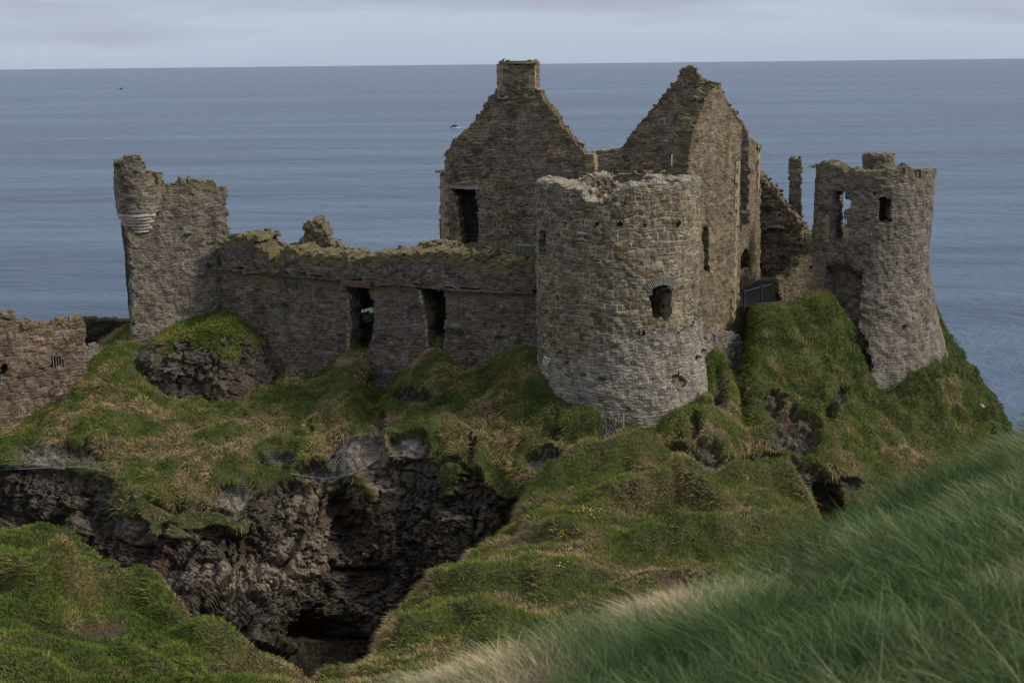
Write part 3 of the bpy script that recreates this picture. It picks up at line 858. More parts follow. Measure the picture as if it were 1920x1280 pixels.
MOUND_EDGE = [P2(950, 990, 37.2), P2(962, 945, 39.5), P2(1000, 906, 41.2), P2(1050, 889, 42.2), P2(1100, 873, 42.7), P2(1200, 867, 43.2), P2(1290, 874, 42.8), P2(1345, 905, 41), P2(1440, 894, 41.8), P2(1500, 911, 41.8),
    P2(1536, 950, 40.2), P2(1550, 1000, 37), P2(1600, 1100, 32), P2(1600, 1300, 24), P2(1200, 1500, 16), P2(640, 1500, 16), P2(540, 1300, 20.5), P2(590, 1252, 22.2), P2(645, 1228, 23.2), P2(700, 1212, 24), P2(740, 1142, 27.2), P2(785, 1090, 30),
    P2(800, 1066, 31.4), P2(880, 1022, 34.5)]
mound, md = heightfield('grassy_mound', MOUND_TOP, MOUND_EDGE, -9.5, 14.5, 15.5, 47.5, 0.10, 9.0, 0.22, 1.1, 0.26, 101,
    bare_px=[(1270, 1085, 36, 14), (855, 1140, 14, 8), (1395, 950, 5, 16), (880, 1205, 40, 9), (1265, 985, 40, 5)], terr=0.35,
    ridges=[([(990, 925, 39.6), (1100, 884, 41.2), (1200, 876, 41.6), (1310, 892, 40.8)], .95, 1.3, 1.2), ([(1130, 985, 35.6), (1200, 972, 36.2), (1270, 965, 36.6), (1350, 990, 35.6)], 1.3, .45, 1.7), ([(1360, 925, 39.2), (1440, 905, 40.4), (1515, 930, 39.4)], 1.0, .6, 1.0), ([(960, 1010, 35), (1040, 1040, 33), (1120, 1060, 32.2)], .7, .5, 1.6), ([(800, 1120, 28.8), (900, 1130, 28.2), (1020, 1135, 28.0), (1100, 1120, 28.6)], .75, .4, 1.5),
        ([(1180, 1075, 31.0), (1280, 1065, 31.6), (1400, 1035, 33.0), (1500, 1015, 34)], 1.0, .45, 1.4), ([(750, 1200, 24.8), (860, 1190, 25.2), (960, 1200, 25)], .6, .35, 1.2), ([(1180, 1150, 27.5), (1300, 1130, 28.2), (1400, 1120, 28.6)], .6, .35, 1.2)])

BANK_TOP = [(-150, 1000, 28), (0, 985, 27), (140, 970, 26), (178, 995, 25.4), (232, 1052, 23.8), (340, 1130, 21.6), (420, 1182, 20.2), (510, 1217, 19.2), (600, 1262, 18.2), (690, 1290, 17.6), (780, 1325, 16.8),
    (100, 1060, 22.8), (0, 1100, 20.3), (220, 1110, 21.0), (200, 1150, 19.6), (300, 1200, 18.4), (100, 1200, 17), (450, 1265, 17.3), (0, 1280, 13.5), (200, 1280, 15), (400, 1310, 16), (0, 1400, 11), (300, 1400, 12.5), (-200, 1200, 15), (600, 1400, 14)]
BANK_EDGE = [P2(-400, 1010, 29.5), P2(-150, 1000, 28.5), P2(0, 983, 27.3), P2(140, 968, 26.3), P2(178, 994, 25.5), P2(230, 1050, 24), P2(340, 1128, 21.7), P2(420, 1180, 20.3), P2(520, 1206, 19.6), P2(605, 1250, 18.6), P2(680, 1275, 17.9), P2(800, 1310, 17.0), P2(700, 1600, 10), P2(-400, 1600, 8)]
bank, bd = heightfield('left_bank', BANK_TOP, BANK_EDGE, -19.0, 0.5, 7.0, 31.0, 0.075, 9.0, 0.14, 1.5, 0.20, 201, bare_px=[(190, 1175, 70, 22), (190, 935 + 140, 50, 6), (400, 1255, 30, 8)], terr=0.55,
    ridges=[([(-60, 1005, 26.2), (70, 990, 26.4), (140, 985, 26.0), (185, 1015, 25)], .15, .4, 1.0), ([(90, 1150, 19.4), (190, 1105, 21.2), (260, 1095, 21.6), (330, 1150, 20.6)], 1.25, .35, 1.3), ([(330, 1190, 19.1), (400, 1220, 18.4), (490, 1245, 18)], .8, .35, 1.0), ([(-60, 1080, 20.9), (60, 1105, 20.3), (110, 1150, 19)], .75, .35, 1.2), ([(80, 1255, 15.3), (220, 1230, 16.4), (330, 1262, 16.3), (420, 1300, 15.6)], .5, .3, 1.0)], crown=0.25, lift=-0.42)

NEAR_TOP = [(2050, 783, 8.0), (1920, 860, 7.2), (1800, 910, 7.0), (1650, 951, 6.7), (1560, 991, 6.5), (1450, 1056, 6.2), (1380, 1101, 6.0), (1250, 1139, 6.1), (1100, 1184, 6.4), (950, 1234, 6.8), (750, 1269, 7.5),
    (1920, 1100, 4.6), (1700, 1120, 4.7), (1500, 1160, 5.0), (1920, 1280, 3.4), (1600, 1280, 3.9), (1300, 1280, 4.7), (1100, 1286, 5.2), (1920, 1500, 2.6), (1500, 1500, 3.0), (1000, 1500, 4.2)]
NEAR_EDGE = [P2(2300, 708, 9.0), P2(2050, 781, 8.2), P2(1920, 858, 7.4), P2(1800, 908, 7.2), P2(1650, 949, 6.9), P2(1560, 989, 6.7), P2(1450, 1054, 6.4), P2(1380, 1099, 6.2), P2(1250, 1137, 6.3), P2(1100, 1182, 6.6), P2(950, 1232, 7.0), P2(750, 1267, 7.7), P2(560, 1350, 8.0), P2(600, 1900, 3), (0, 0.5), (5, 0.5), (7, 4)]
nearb, nd = heightfield('near_bank', NEAR_TOP, NEAR_EDGE, -3.0, 7.0, 0.8, 11.5, 0.06, 3.0, 0.05, 2.5, 0.05, 301, crown=0.0)

# ------------------------------------------------------------------ grass
def tintfield(P, seed, base, amp, scale=0.8):
    return base + amp * fbm(P * scale, 4, seed) + 0.16 * fbm(P * 3.2, 2, seed + 3)

WIND = np.array([-0.55, -0.25, -0.05])
hd = (1 - sstep(0.25, 0.6, head.rock)) * (1 - .85 * sstep(4.8, 5.1, RHO)) * (RHO > 1.75) * (RHO < 8) * ~((RHO < 2.99) & (PX > 1380) & (PX < 1474))
P, N = head.sample(300000, hd, 71)
jr = RNG.random(len(P))
ht = tintfield(P, 61, 0.60, 1.15, 0.75)
ppx, ppy, _ = project(P)
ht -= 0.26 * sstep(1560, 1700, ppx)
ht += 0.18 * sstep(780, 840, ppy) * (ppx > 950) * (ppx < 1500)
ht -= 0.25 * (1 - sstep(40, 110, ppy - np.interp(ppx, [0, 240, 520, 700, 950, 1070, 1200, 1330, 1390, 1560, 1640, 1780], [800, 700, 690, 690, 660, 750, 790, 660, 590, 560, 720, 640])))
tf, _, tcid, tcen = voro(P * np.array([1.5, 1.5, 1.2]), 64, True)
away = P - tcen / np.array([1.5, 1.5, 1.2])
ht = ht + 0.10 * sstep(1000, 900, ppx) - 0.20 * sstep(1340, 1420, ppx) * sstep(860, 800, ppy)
ht = ht + 0.55 * (tcid - .5) + 0.18 * (tf - .4)
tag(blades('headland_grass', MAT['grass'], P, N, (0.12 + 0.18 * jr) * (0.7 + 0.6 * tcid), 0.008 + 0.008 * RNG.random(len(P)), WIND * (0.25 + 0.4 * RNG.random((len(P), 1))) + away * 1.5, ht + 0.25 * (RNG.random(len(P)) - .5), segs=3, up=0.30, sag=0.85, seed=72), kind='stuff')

dn = (1 - sstep(0.3, 0.7, mound.rock)) * (1 - 0.93 * mound.bare)
P, N = mound.sample(170000, dn, 81)
mt = tintfield(P, 82, 0.46, 0.95, 0.6)
ppx, ppy, _ = project(P)
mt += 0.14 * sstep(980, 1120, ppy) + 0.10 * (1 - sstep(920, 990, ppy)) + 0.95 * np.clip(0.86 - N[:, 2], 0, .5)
seedy = np.exp(-((ppx - 1130) / 130) ** 2 - ((ppy - 1140) / 70) ** 2)
mt += 0.30 * seedy * (0.6 + fbm(P * 1.5, 2, 85))
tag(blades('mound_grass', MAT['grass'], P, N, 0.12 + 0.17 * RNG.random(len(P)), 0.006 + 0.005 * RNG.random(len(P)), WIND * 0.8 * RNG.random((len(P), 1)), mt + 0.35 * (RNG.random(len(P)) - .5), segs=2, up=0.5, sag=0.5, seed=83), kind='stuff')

dn = (1 - sstep(0.3, 0.7, bank.rock)) * (1 - 0.9 * bank.bare)
P, N = bank.sample(130000, dn, 91)
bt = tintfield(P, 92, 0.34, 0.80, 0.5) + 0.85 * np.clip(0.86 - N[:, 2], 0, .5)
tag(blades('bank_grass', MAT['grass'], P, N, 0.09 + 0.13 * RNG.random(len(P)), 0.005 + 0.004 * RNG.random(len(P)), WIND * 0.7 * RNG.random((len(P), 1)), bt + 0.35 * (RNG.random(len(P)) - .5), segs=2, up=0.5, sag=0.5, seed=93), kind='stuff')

dn = np.where(nd < 0.9, 1.0, 0.0) * np.ones(nearb.rock.shape)
P, N = nearb.sample(150000, dn, 95)
ppx, ppy, _ = project(P)
nt_ = 0.36 + 0.55 * fbm(P * 0.9, 4, 96) + 0.25 * fbm(P * 2.6, 3, 90) + 1.05 * np.exp(-((ppx - 1235 + 60 * fbm(P * 1.5, 3, 99)) / 120) ** 2 - ((ppy - 1150) / 70) ** 2) + 0.95 * np.exp(-((ppx - 850) / 190) ** 2 - ((ppy - 1275) / 60) ** 2)
cl = fbm(P * np.array([2.4, 2.4, 0.3]), 4, 97, .65); cm = fbm(P * np.array([2.4, 2.4, 0.3]), 4, 197, .65)
ln = np.stack([-0.12 + 0.75 * cl + 1.0 * (RNG.random(len(P)) - .5), 0.6 * cm + 0.4 * (RNG.random(len(P)) - .5), 0 * cl], -1)
hgt_f = 0.75 + 0.9 * fbm(P * 1.3, 3, 198)
tag(blades('near_grass', MAT['neargrass'], P, N, (0.17 + 0.20 * RNG.random(len(P))) * np.clip(hgt_f, .45, 1.35), 0.0013 + 0.0014 * RNG.random(len(P)), ln, nt_ + 0.60 * (RNG.random(len(P)) - .5), segs=4, up=0.85, sag=0.30, seed=98), kind='stuff')

P, N = nearb.sample(380, dn, 195)
ss = np.stack([-0.1 + 0.35 * RNG.normal(size=len(P)), 0.2 * RNG.normal(size=len(P)), 0 * P[:, 0]], -1)
tag(blades('straw_stems', MAT['neargrass'], P, N, 0.26 + 0.22 * RNG.random(len(P)), 0.0010, ss, 0.85 + 0.3 * (RNG.random(len(P)) - .4), segs=4, up=.95, sag=.12, seed=196), kind='stuff')

#@@CASTLE
# ------------------------------------------------------------------ masonry builder
UPV = np.array([0, 0, 1.0])

class Plane:
    """a straight wall face from plan point A to plan point B; u metres along, z up, d metres inward"""
    def __init__(s, A, B):
        s.A = np.asarray(A, float); s.B = np.asarray(B, float)
        s.L = np.linalg.norm(s.B - s.A); s.t = (s.B - s.A) / s.L
        s.nout = np.array([s.t[1], -s.t[0]])
    def pos(s, u, z, d):
        return np.stack([s.A[0] + s.t[0] * u - s.nout[0] * d, s.A[1] + s.t[1] * u - s.nout[1] * d, z + 0 * u], -1)
    def uz(s, px, py):
        r = ray(px, py)
        k = ((s.A[0] - EYE[0]) * s.nout[0] + (s.A[1] - EYE[1]) * s.nout[1]) / (r[0] * s.nout[0] + r[1] * s.nout[1])
        p = EYE + r * k
        return float((p[0] - s.A[0]) * s.t[0] + (p[1] - s.A[1]) * s.t[1]), float(p[2])
    def pt(s, px, py, d=0.0):
        u, z = s.uz(px, py)
        return s.pos(np.array(u), np.array(z), d)

class Ring:
    """a round tower face; u = 0 faces the camera side"""
    def __init__(s, c, R, rad=None, face=0.0):
        s.c = np.asarray(c, float); s.R = R; s.rad = rad or (lambda z: R + 0 * z); s.face = face; s.du = None
    def pos(s, u, z, d):
        a = u / s.R + s.face
        r = s.rad(z) - d + (s.du(u, z) if s.du else 0)
        return np.stack([s.c[0] + r * np.sin(a), s.c[1] - r * np.cos(a), z + 0 * u], -1)
    def uz(s, px, py):
        d = ray(px, py); o = EYE[:2] - s.c
        a = d[0]**2 + d[1]**2; b = 2 * (o[0] * d[0] + o[1] * d[1]); c = o @ o - s.R**2
        k = (-b - math.sqrt(max(b * b - 4 * a * c, 0))) / (2 * a)
        p = EYE + d * k
        ang = math.atan2(p[0] - s.c[0], -(p[1] - s.c[1])) - s.face
        return ang * s.R, float(p[2])

def masonry(name, mat, surf, u0, u1, z0, z1, keep, T=0.8, res=0.1, parent=None, seed=1, rough=0.035, ragged=0.10, cap=0.0, cap_mat=None, capsize=(0.12, 0.26), backing=None, topfade=True):
    """a wall of thickness T cut to the outline `keep(px, py, u, z)`; its head and broken ends are rough"""
    nu = max(1, int(round((u1 - u0) / res))); nz = max(1, int(round((z1 - z0) / res)))
    us = np.linspace(u0, u1, nu + 1); zs = np.linspace(z0, z1, nz + 1)
    uc = (us[1:] + us[:-1]) / 2; zc = (zs[1:] + zs[:-1]) / 2
    UC, ZC = np.meshgrid(uc, zc)
    # ragged at the size of single stones: one offset per stone, the same over the whole stone
    cellu = np.floor(UC / 0.33 + 0.5 * (np.floor(ZC / 0.2) % 2)); cellz = np.floor(ZC / 0.2)
    jn = (_h(cellu.astype(np.int64), cellz.astype(np.int64), np.full(cellu.shape, seed), seed) - .5) * 2
    Q = np.stack([UC * 1.3, ZC * 1.3, UC * 0 + seed], -1)
    ju = ragged * (0.7 * jn + 0.9 * fbm(Q, 3, seed)); jz = ragged * (0.9 * jn + 0.9 * fbm(Q + 31.7, 3, seed + 3))
    px, py, _ = project(surf.pos(UC + ju, ZC + jz, 0.0))
    K = keep(px, py, UC, ZC)
    # faces
    U, Z = np.meshgrid(us, zs)
    QQ = np.stack([U * 2.2, Z * 2.2, U * 0 + seed * 3.1], -1)
    rel = rough * (fbm(QQ, 3, seed + 5) + 0.8 * vnoise(QQ * 2.6, seed + 6))
    big = 0.07 * fbm(QQ * 0.25, 3, seed + 9)
    ua = U + (RNG.random(U.shape) - .5) * res * 0.45
    za = Z + (RNG.random(U.shape) - .5) * res * 0.45
    front = surf.pos(ua, za, rel + big)
    Tm = T(U, Z) if callable(T) else T
    back = surf.pos(ua, za, Tm - rel)
    # distance below the wall head
    tops = np.where(K.any(0), zs[1:][np.where(K, np.arange(nz)[:, None], 0).max(0)], z0)
    tv = np.concatenate([tops[:1], np.maximum(tops[1:], tops[:-1]), tops[-1:]])
    top = np.clip(tv[None, :] - Z, 0, 9) if topfade else np.full(U.shape, 9.0)
    n = U.size
    idx = np.arange(n).reshape(U.shape)
    UVf = np.stack([U, Z], -1)
    UVb = np.stack([U + 40.3, Z], -1)
    mb = MB()
    a, b, c, d = idx[:-1, :-1], idx[:-1, 1:], idx[1:, 1:], idx[1:, :-1]
    Fq = np.stack([a, b, c, d], -1)[K]
    faces = [Fq, Fq[:, ::-1] + n]
    uf = UVf.reshape(-1, 2); ub = UVb.reshape(-1, 2)
    uvs = [uf[Fq].reshape(-1, 2), ub[Fq[:, ::-1]].reshape(-1, 2)]
    Kp = np.pad(K, 1)
    Tm_ = float(np.mean(Tm))
    for (dz, du, e0, e1) in ((0, -1, d, a), (0, 1, b, c), (-1, 0, a, b), (1, 0, c, d)):
        nb = Kp[1 + dz:1 + dz + nz, 1 + du:1 + du + nu]
        m = K & ~nb
        A_, B_ = e0[m], e1[m]
        if not len(A_): continue
        off = np.array([Tm_, 0]) if du else np.array([0, Tm_])
        nd = max(1, int(round(Tm_ / 0.22)))
        fr, bk_ = front.reshape(-1, 3), back.reshape(-1, 3)
        def rung(I, k):
            t = k / nd
            p = fr[I] * (1 - t) + bk_[I] * t
            if 0 < k < nd:
                w = np.stack([fbm(p * 2.7, 2, seed + 40), fbm(p * 2.7, 2, seed + 43), 1.6 * fbm(p * 3.1, 3, seed + 46)], -1)
                p = p + w * np.array([.10, .10, .17]) * min(1.0, Tm_)
            return p
        for k in range(nd):
            q = np.stack([rung(B_, k), rung(A_, k), rung(A_, k + 1), rung(B_, k + 1)], 1).reshape(-1, 3)
            uq = np.stack([uf[B_] + off * k / nd, uf[A_] + off * k / nd, uf[A_] + off * (k + 1) / nd, uf[B_] + off * (k + 1) / nd], 1).reshape(-1, 2)
            tq = top.ravel()[np.stack([B_, A_, A_, B_], 1).ravel()]
            mb.add(q, np.arange(len(q)).reshape(-1, 4), uq, tq)
    V = np.concatenate([front.reshape(-1, 3), back.reshape(-1, 3)])
    F = np.concatenate(faces); UVs = np.concatenate(uvs)
    used, inv = np.unique(F, return_inverse=True)
    TT = np.concatenate([top.ravel(), top.ravel()])
    mb.add(V[used], inv.reshape(F.shape), UVs, TT[used])
    # loose stones bedded along the wall head
    mb2 = mb if cap_mat is None else MB()
    if cap > 0:
        for j in range(nu):
            ks = np.where(K[:, j] & ~Kp[2:2 + nz, 1 + j])[0]
            for k in ks:
                if RNG.random() > cap * res / 0.26: continue
                tloc = float(Tm if np.ndim(Tm) == 0 else Tm[k, j])
                for dd in np.arange(0.1, max(tloc, 0.15), 0.30):
                    if RNG.random() < 0.25 or (0.45 < dd < tloc - 0.4): continue
                    p = surf.pos(np.array(uc[j] + RNG.normal() * .05), np.array(zs[k + 1] + RNG.random() * .08 - .05), min(dd + RNG.random() * .1, tloc))
                    ang = RNG.random() * 0.8 - .4
                    q = surf.pos(np.array(uc[j] + .1), np.array(zs[k + 1]), dd) - surf.pos(np.array(uc[j]), np.array(zs[k + 1]), dd)
                    tx = q / (np.linalg.norm(q) + 1e-9)
                    ax = tx * math.cos(ang) + UPV * math.sin(ang); az = UPV * math.cos(ang) - tx * math.sin(ang)
                    ay = np.cross(az, ax)
                    w = capsize[0] + RNG.random() * (capsize[1] - capsize[0])
                    mb2.box(p, ax, ay, az, w * .8, 0.09 + RNG.random() * .1, 0.06 + RNG.random() * .08, jit=0.05, top=0.0, uvo=(uc[j], zs[k + 1]))
    o = mb.build(name, mat, parent)
    if cap_mat is not None and mb2.v:
        mb2.build('coping', cap_mat, parent)
    return o

def uzbox(surf, poly, pad=0.3):
    q = np.array([surf.uz(*p) for p in poly])
    return q[:, 0].min() - pad, q[:, 0].max() + pad, q[:, 1].min() - pad, q[:, 1].max() + pad

def outline(poly, holes=()):
    def keep(px, py, u, z):
        k = inpoly(px, py, poly)
        for h in holes: k &= ~inpoly(px, py, h)
        return k
    return keep

def flat_wall(name, mat, surf, poly, holes=(), **kw):
    u0, u1, z0, z1 = uzbox(surf, poly)
    return masonry(name, mat, surf, u0, u1, z0, z1, outline(poly, holes), **kw)

def rect(x0, y0, x1, y1): return [(x0, y0), (x1, y0), (x1, y1), (x0, y1)]

def grille(name, surf, x0, y0, x1, y1, parent, d=0.25, gap=0.13, rails=2, mat=None, r=0.014):
    """an iron grille set d metres into an opening"""
    mb = MB()
    ua, zt = surf.uz(x0, y0); ub, zb = surf.uz(x1, y1)
    ua2, _ = surf.uz(x0, y1)
    n = max(2, int((ub - ua) / gap))
    for i in range(n + 1):
        u = ua + (ub - ua) * i / n
        mb.tube([surf.pos(np.array(u), np.array(zb), d), surf.pos(np.array(u), np.array(zt), d)], r, 4)
    for k in range(rails):
        z = zb + (zt - zb) * (0.12 + 0.76 * k / max(rails - 1, 1))
        mb.tube([surf.pos(np.array(ua), np.array(z), d), surf.pos(np.array(ub), np.array(z), d)], r * 1.1, 4)
    return mb.build(name, mat or MAT['iron'], parent)

def quoins(name, surf, x, ytop, ybot, parent, side=1, long_=0.42, short=0.24, mat=None, proud=0.03, depth=0.5, prob=1.0, h0=0.30):
    """dressed corner stones, long and short in turn, at one end of a wall face"""
    mb = MB()
    u, zt = surf.uz(x, ytop); _, zb = surf.uz(x, ybot)
    z = zb; k = 0
    t3 = np.append(surf.t, 0); n3 = np.append(surf.nout, 0)
    while z < zt - 0.1:
        h = h0 * (0.8 + 0.5 * RNG.random())
        if RNG.random() < prob:
            ln = (long_ if k % 2 else short) * (0.85 + 0.3 * RNG.random())
            dp = (depth if k % 2 == 0 else depth * .6)
            c = surf.pos(np.array(u - side * (ln / 2 - proud)), np.array(z + h / 2), dp / 2 - proud)
            mb.box(c, t3, n3, UPV, ln / 2, dp / 2, h / 2 + 0.012, jit=0.006)
        z += h; k += 1
    return mb.build(name, mat or MAT['sandstone'], parent)

def tufts(pts, length, seed, nblade=26, spread=0.12, width=0.012, sagv=0.5, upv=0.5, lean=(0, 0, 0)):
    P = np.repeat(np.array(pts), nblade, 0)
    P = P + np.random.default_rng(seed).normal(size=P.shape) * np.array([spread, spread * .6, spread * .35])
    return P

# ================================================================== round tower (front, centre right)
c = plan(1157, 51.3, 560)
R = 3.47
zj = zat(1157, 628, 47.9)                        # joint between tower and its pale footing
zb_ = zat(1200, 800, 47.5) - 1.2
ring = Ring(c, R)
zrear = zat(1157, 338, 48.0) - 0.55
ztop = zat(1157, 325, 47.9) + 0.3
tower = thing('round_tower', (c[0], c[1], zb_), 'big round stone tower with pale ragged rim and arched black window beside the curtain wall', 'tower')
OUT = [(700, 790), (700, 307), (985, 307), (1000, 343), (1014, 340), (1040, 345), (1062, 352), (1078, 352), (1091, 359), (1094, 370), (1106, 376), (1134, 374), (1140, 371), (1160, 357), (1190, 350), (1228, 345), (1262, 344), (1285, 338), (1308, 335), (1420, 332), (1420, 780)]
ARCH = [(1223, 600), (1222, 590), (1219, 560), (1218, 545), (1224, 538), (1232, 534), (1240, 533), (1248, 535), (1255, 539), (1259, 546), (1259, 590), (1254, 594), (1252, 602)]
SL = [rect(1011, 432, 1024, 478)]
PH = [rect(x - 3.5, y - 4, x + 3.5, y + 4) for (x, y) in [(1061, 419), (1117, 421), (1163, 419), (1209, 421), (1273, 419), (1202, 490), (1197, 626), (1205, 625)]]
def keep_tower(px, py, u, z):
    a = u / R
    frontal = np.cos(a - math.atan2(c[0], c[1])) > 0.02
    k = inpoly(px, py, OUT)
    for h in [ARCH] + SL + PH: k &= ~inpoly(px, py, h)
    k = np.where(frontal, k, z < zrear + 0.25 * np.sin(u * 1.7))
    return k & (z > zb_)
masonry('wall', MAT['tower'], ring, -math.pi * R, math.pi * R, zj - 1.6, ztop, keep_tower, T=1.15, res=0.075, parent=tower, seed=3, rough=0.045, ragged=0.055, cap=0.12, capsize=(0.06, 0.11))
flare = lambda z: R + 0.0 + 0.66 * np.clip((zj - z) / (zj - zb_), 0, 1) ** 1.3
ring2 = Ring(c + np.array([0.20, -0.02]), R, flare)
def keep_foot(px, py, u, z):
    h = zj + 0.10 + 0.18 * np.sin(u * 2.1) + 0.1 * np.sin(u * 5.3)
    k = z < h
    for q in PH[-2:]: k &= ~inpoly(px, py, q)
    k &= ~inpoly(px, py, [(1260, 704), (1272, 700), (1284, 706), (1287, 716), (1282, 727), (1270, 732), (1260, 722)])
    return k
masonry('footing', MAT['talus'], ring2, -math.pi * R * .75, math.pi * R * .75, zb_, zj + 0.5, keep_foot, T=1.0, res=0.09, parent=tower, seed=4, rough=0.05, ragged=0.05, topfade=False)
# unseen floor added to block skylight and darken the arched window
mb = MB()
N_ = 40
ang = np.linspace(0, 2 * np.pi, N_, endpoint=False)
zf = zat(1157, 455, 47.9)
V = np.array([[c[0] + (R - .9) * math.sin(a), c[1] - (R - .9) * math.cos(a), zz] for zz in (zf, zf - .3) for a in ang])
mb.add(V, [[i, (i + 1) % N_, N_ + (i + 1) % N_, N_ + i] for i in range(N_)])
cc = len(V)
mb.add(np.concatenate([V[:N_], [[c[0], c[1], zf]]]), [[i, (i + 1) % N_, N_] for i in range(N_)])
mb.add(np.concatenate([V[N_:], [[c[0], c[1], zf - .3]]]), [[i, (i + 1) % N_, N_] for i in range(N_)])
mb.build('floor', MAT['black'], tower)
# the arch of thin slates over the window
mb = MB()
u0a, zs_ = ring.uz(1217, 547); u1a, _ = ring.uz(1261, 547); um = (u0a + u1a) / 2; hw = (u1a - u0a) / 2
rise = ring.uz(1239, 534)[1] - zs_
Rr = (hw * hw + rise * rise) / (2 * rise); zc0 = zs_ + rise - Rr
amax = math.asin(min(1, hw / Rr))
for i in range(23):
    a = -amax + 2 * amax * (i + .5) / 23
    rr = Rr + 0.17
    uu = um + rr * math.sin(a); zz = zc0 + rr * math.cos(a)
    th = uu / R
    t3 = np.array([math.cos(th), math.sin(th), 0]); n3 = np.array([math.sin(th), -math.cos(th), 0])
    ax = t3 * math.cos(a) - UPV * math.sin(a); az = UPV * math.cos(a) + t3 * math.sin(a)
    mb.box(ring.pos(np.array(uu), np.array(zz), 0.07), ax, n3, az, 0.018, 0.15, 0.155 + .02 * RNG.random(), jit=0.006)
mb.build('window_arch', MAT['slate'], tower)
grille('window_grille', ring, 1221, 541, 1258, 597, tower, d=0.45, gap=0.2, rails=1)
grille('slit_bars', ring, 1012, 436, 1022, 478, tower, d=0.3, gap=0.14, rails=1)

# ================================================================== curtain wall
cw = Plane(plan(412, 58.2, 520), plan(1010, 52.2, 520))
cz = zat(700, 720, 54)
curtain = thing('curtain_wall', (*plan(700, 55, 600), cz - 1), 'long dark rubble wall with ragged mossy top and two tall grated openings', 'wall')
CWO = [(414, 800), (414, 455), (432, 449), (450, 446), (468, 450), (480, 452), (490, 465), (500, 480), (506, 492), (516, 487), (530, 472), (545, 468), (560, 476), (600, 482), (640, 484), (668, 488), (680, 484), (700, 479), (730, 478), (760, 479), (790, 474), (830, 476), (850, 485), (930, 489), (1000, 490), (1012, 490), (1012, 830), (900, 830)]
W1 = [(655, 545), (652, 540), (648, 538), (668, 537), (688, 536), (692, 545), (697, 560), (703, 570), (703, 600), (700, 625), (692, 650), (690, 665), (655, 660), (657, 640), (659, 600), (655, 570)]
W2 = [(783, 536), (800, 535), (826, 537), (832, 545), (836, 560), (837, 590), (834, 620), (832, 660), (800, 660), (802, 640), (800, 600), (792, 565), (788, 550)]
def stringline(px): return np.interp(px, [420, 520, 620, 700, 760, 860, 1000], [503, 514, 522, 531, 533, 543, 548])
def keep_cw_low(px, py, u, z):
    k = inpoly(px, py, CWO) & (py > stringline(px) + 1)
    for h in (W1, W2): k &= ~inpoly(px, py, h)
    return k
def keep_cw_up(px, py, u, z): return inpoly(px, py, CWO) & (py < stringline(px) - 1)
u0, u1, z0, z1 = uzbox(cw, CWO)
masonry('wall', MAT['dark'], cw, 0, cw.L, z0, z1, keep_cw_low, T=1.5, res=0.085, parent=curtain, seed=11, rough=0.05, ragged=0.08)
cw_up = Plane(cw.A + cw.nout * 0.10, cw.B + cw.nout * 0.10)
masonry('parapet', MAT['dark'], cw_up, 0, cw.L, z0 + 2, z1, keep_cw_up, T=2.1, res=0.085, parent=curtain, seed=12, rough=0.05, ragged=0.16, cap=0.8, capsize=(0.10, 0.24))
# the string course that marks the foot of the parapet
mb = MB()
for i in range(int(cw.L / 0.42)):
    u = 0.2 + i * 0.42
    p0 = cw.pos(np.array(u), np.array(25.0), 0)
    # height where the string line passes
    zz = np.linspace(28, 33, 200)
    pxx, pyy, _ = project(cw.pos(np.full(200, u), zz, 0))
    zsl = zz[np.argmin(np.abs(pyy - stringline(pxx)))]
    if (648 < pxx[0] < 694): continue
    mb.box(cw.pos(np.array(u), np.array(zsl), -0.08), np.append(cw.t, 0), np.append(cw.nout, 0), UPV, 0.205, 0.10, 0.045, jit=0.018)
mb.build('string_course', MAT['dark'], curtain)
# near-black backing walls added behind the two openings to darken them
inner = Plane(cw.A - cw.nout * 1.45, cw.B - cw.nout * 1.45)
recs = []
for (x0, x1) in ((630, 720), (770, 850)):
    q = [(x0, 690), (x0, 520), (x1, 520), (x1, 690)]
    rec = flat_wall('window_shade_back', MAT['black'], inner, q, T=0.5, res=0.25, parent=curtain, seed=13); recs.append(rec)
mb = MB()
mb.box(cw.pt(670, 536, 0.0) + np.array([0, 0, 0.12]), np.append(cw.t, 0), np.append(cw.nout, 0), UPV, 0.78, 0.25, 0.13, jit=0.03)
mb.build('lintel', MAT['redstone'], curtain)
grille('iron_grille', cw, 662, 596, 701, 658, recs[0], d=0.75, gap=0.12, rails=2)
grille('iron_grille', cw, 798, 590, 836, 656, recs[1], d=0.75, gap=0.11, rails=2)
mb = MB()
for k, y in enumerate(range(548, 650, 9)):
    uu, zz = cw.uz(788 + 13 * min(1, (y - 548) / 60), y)
    mb.box(cw.pos(np.array(uu - .03), np.array(zz), 0.06), np.append(cw.t, 0), np.append(cw.nout, 0), UPV, 0.05 + .05 * RNG.random(), 0.08, 0.09, jit=0.03)
mb.build('jamb', MAT['palestone'], curtain)
mb = MB()
for k, y in enumerate(range(556, 665, 10)):
    uu, zz = cw.uz(653, y)
    mb.box(cw.pos(np.array(uu - .02), np.array(zz), 0.08), np.append(cw.t, 0), np.append(cw.nout, 0), UPV, 0.06 + .06 * RNG.random(), 0.08, 0.095, jit=0.03)
mb.build('jamb', MAT['sandstone'], curtain)
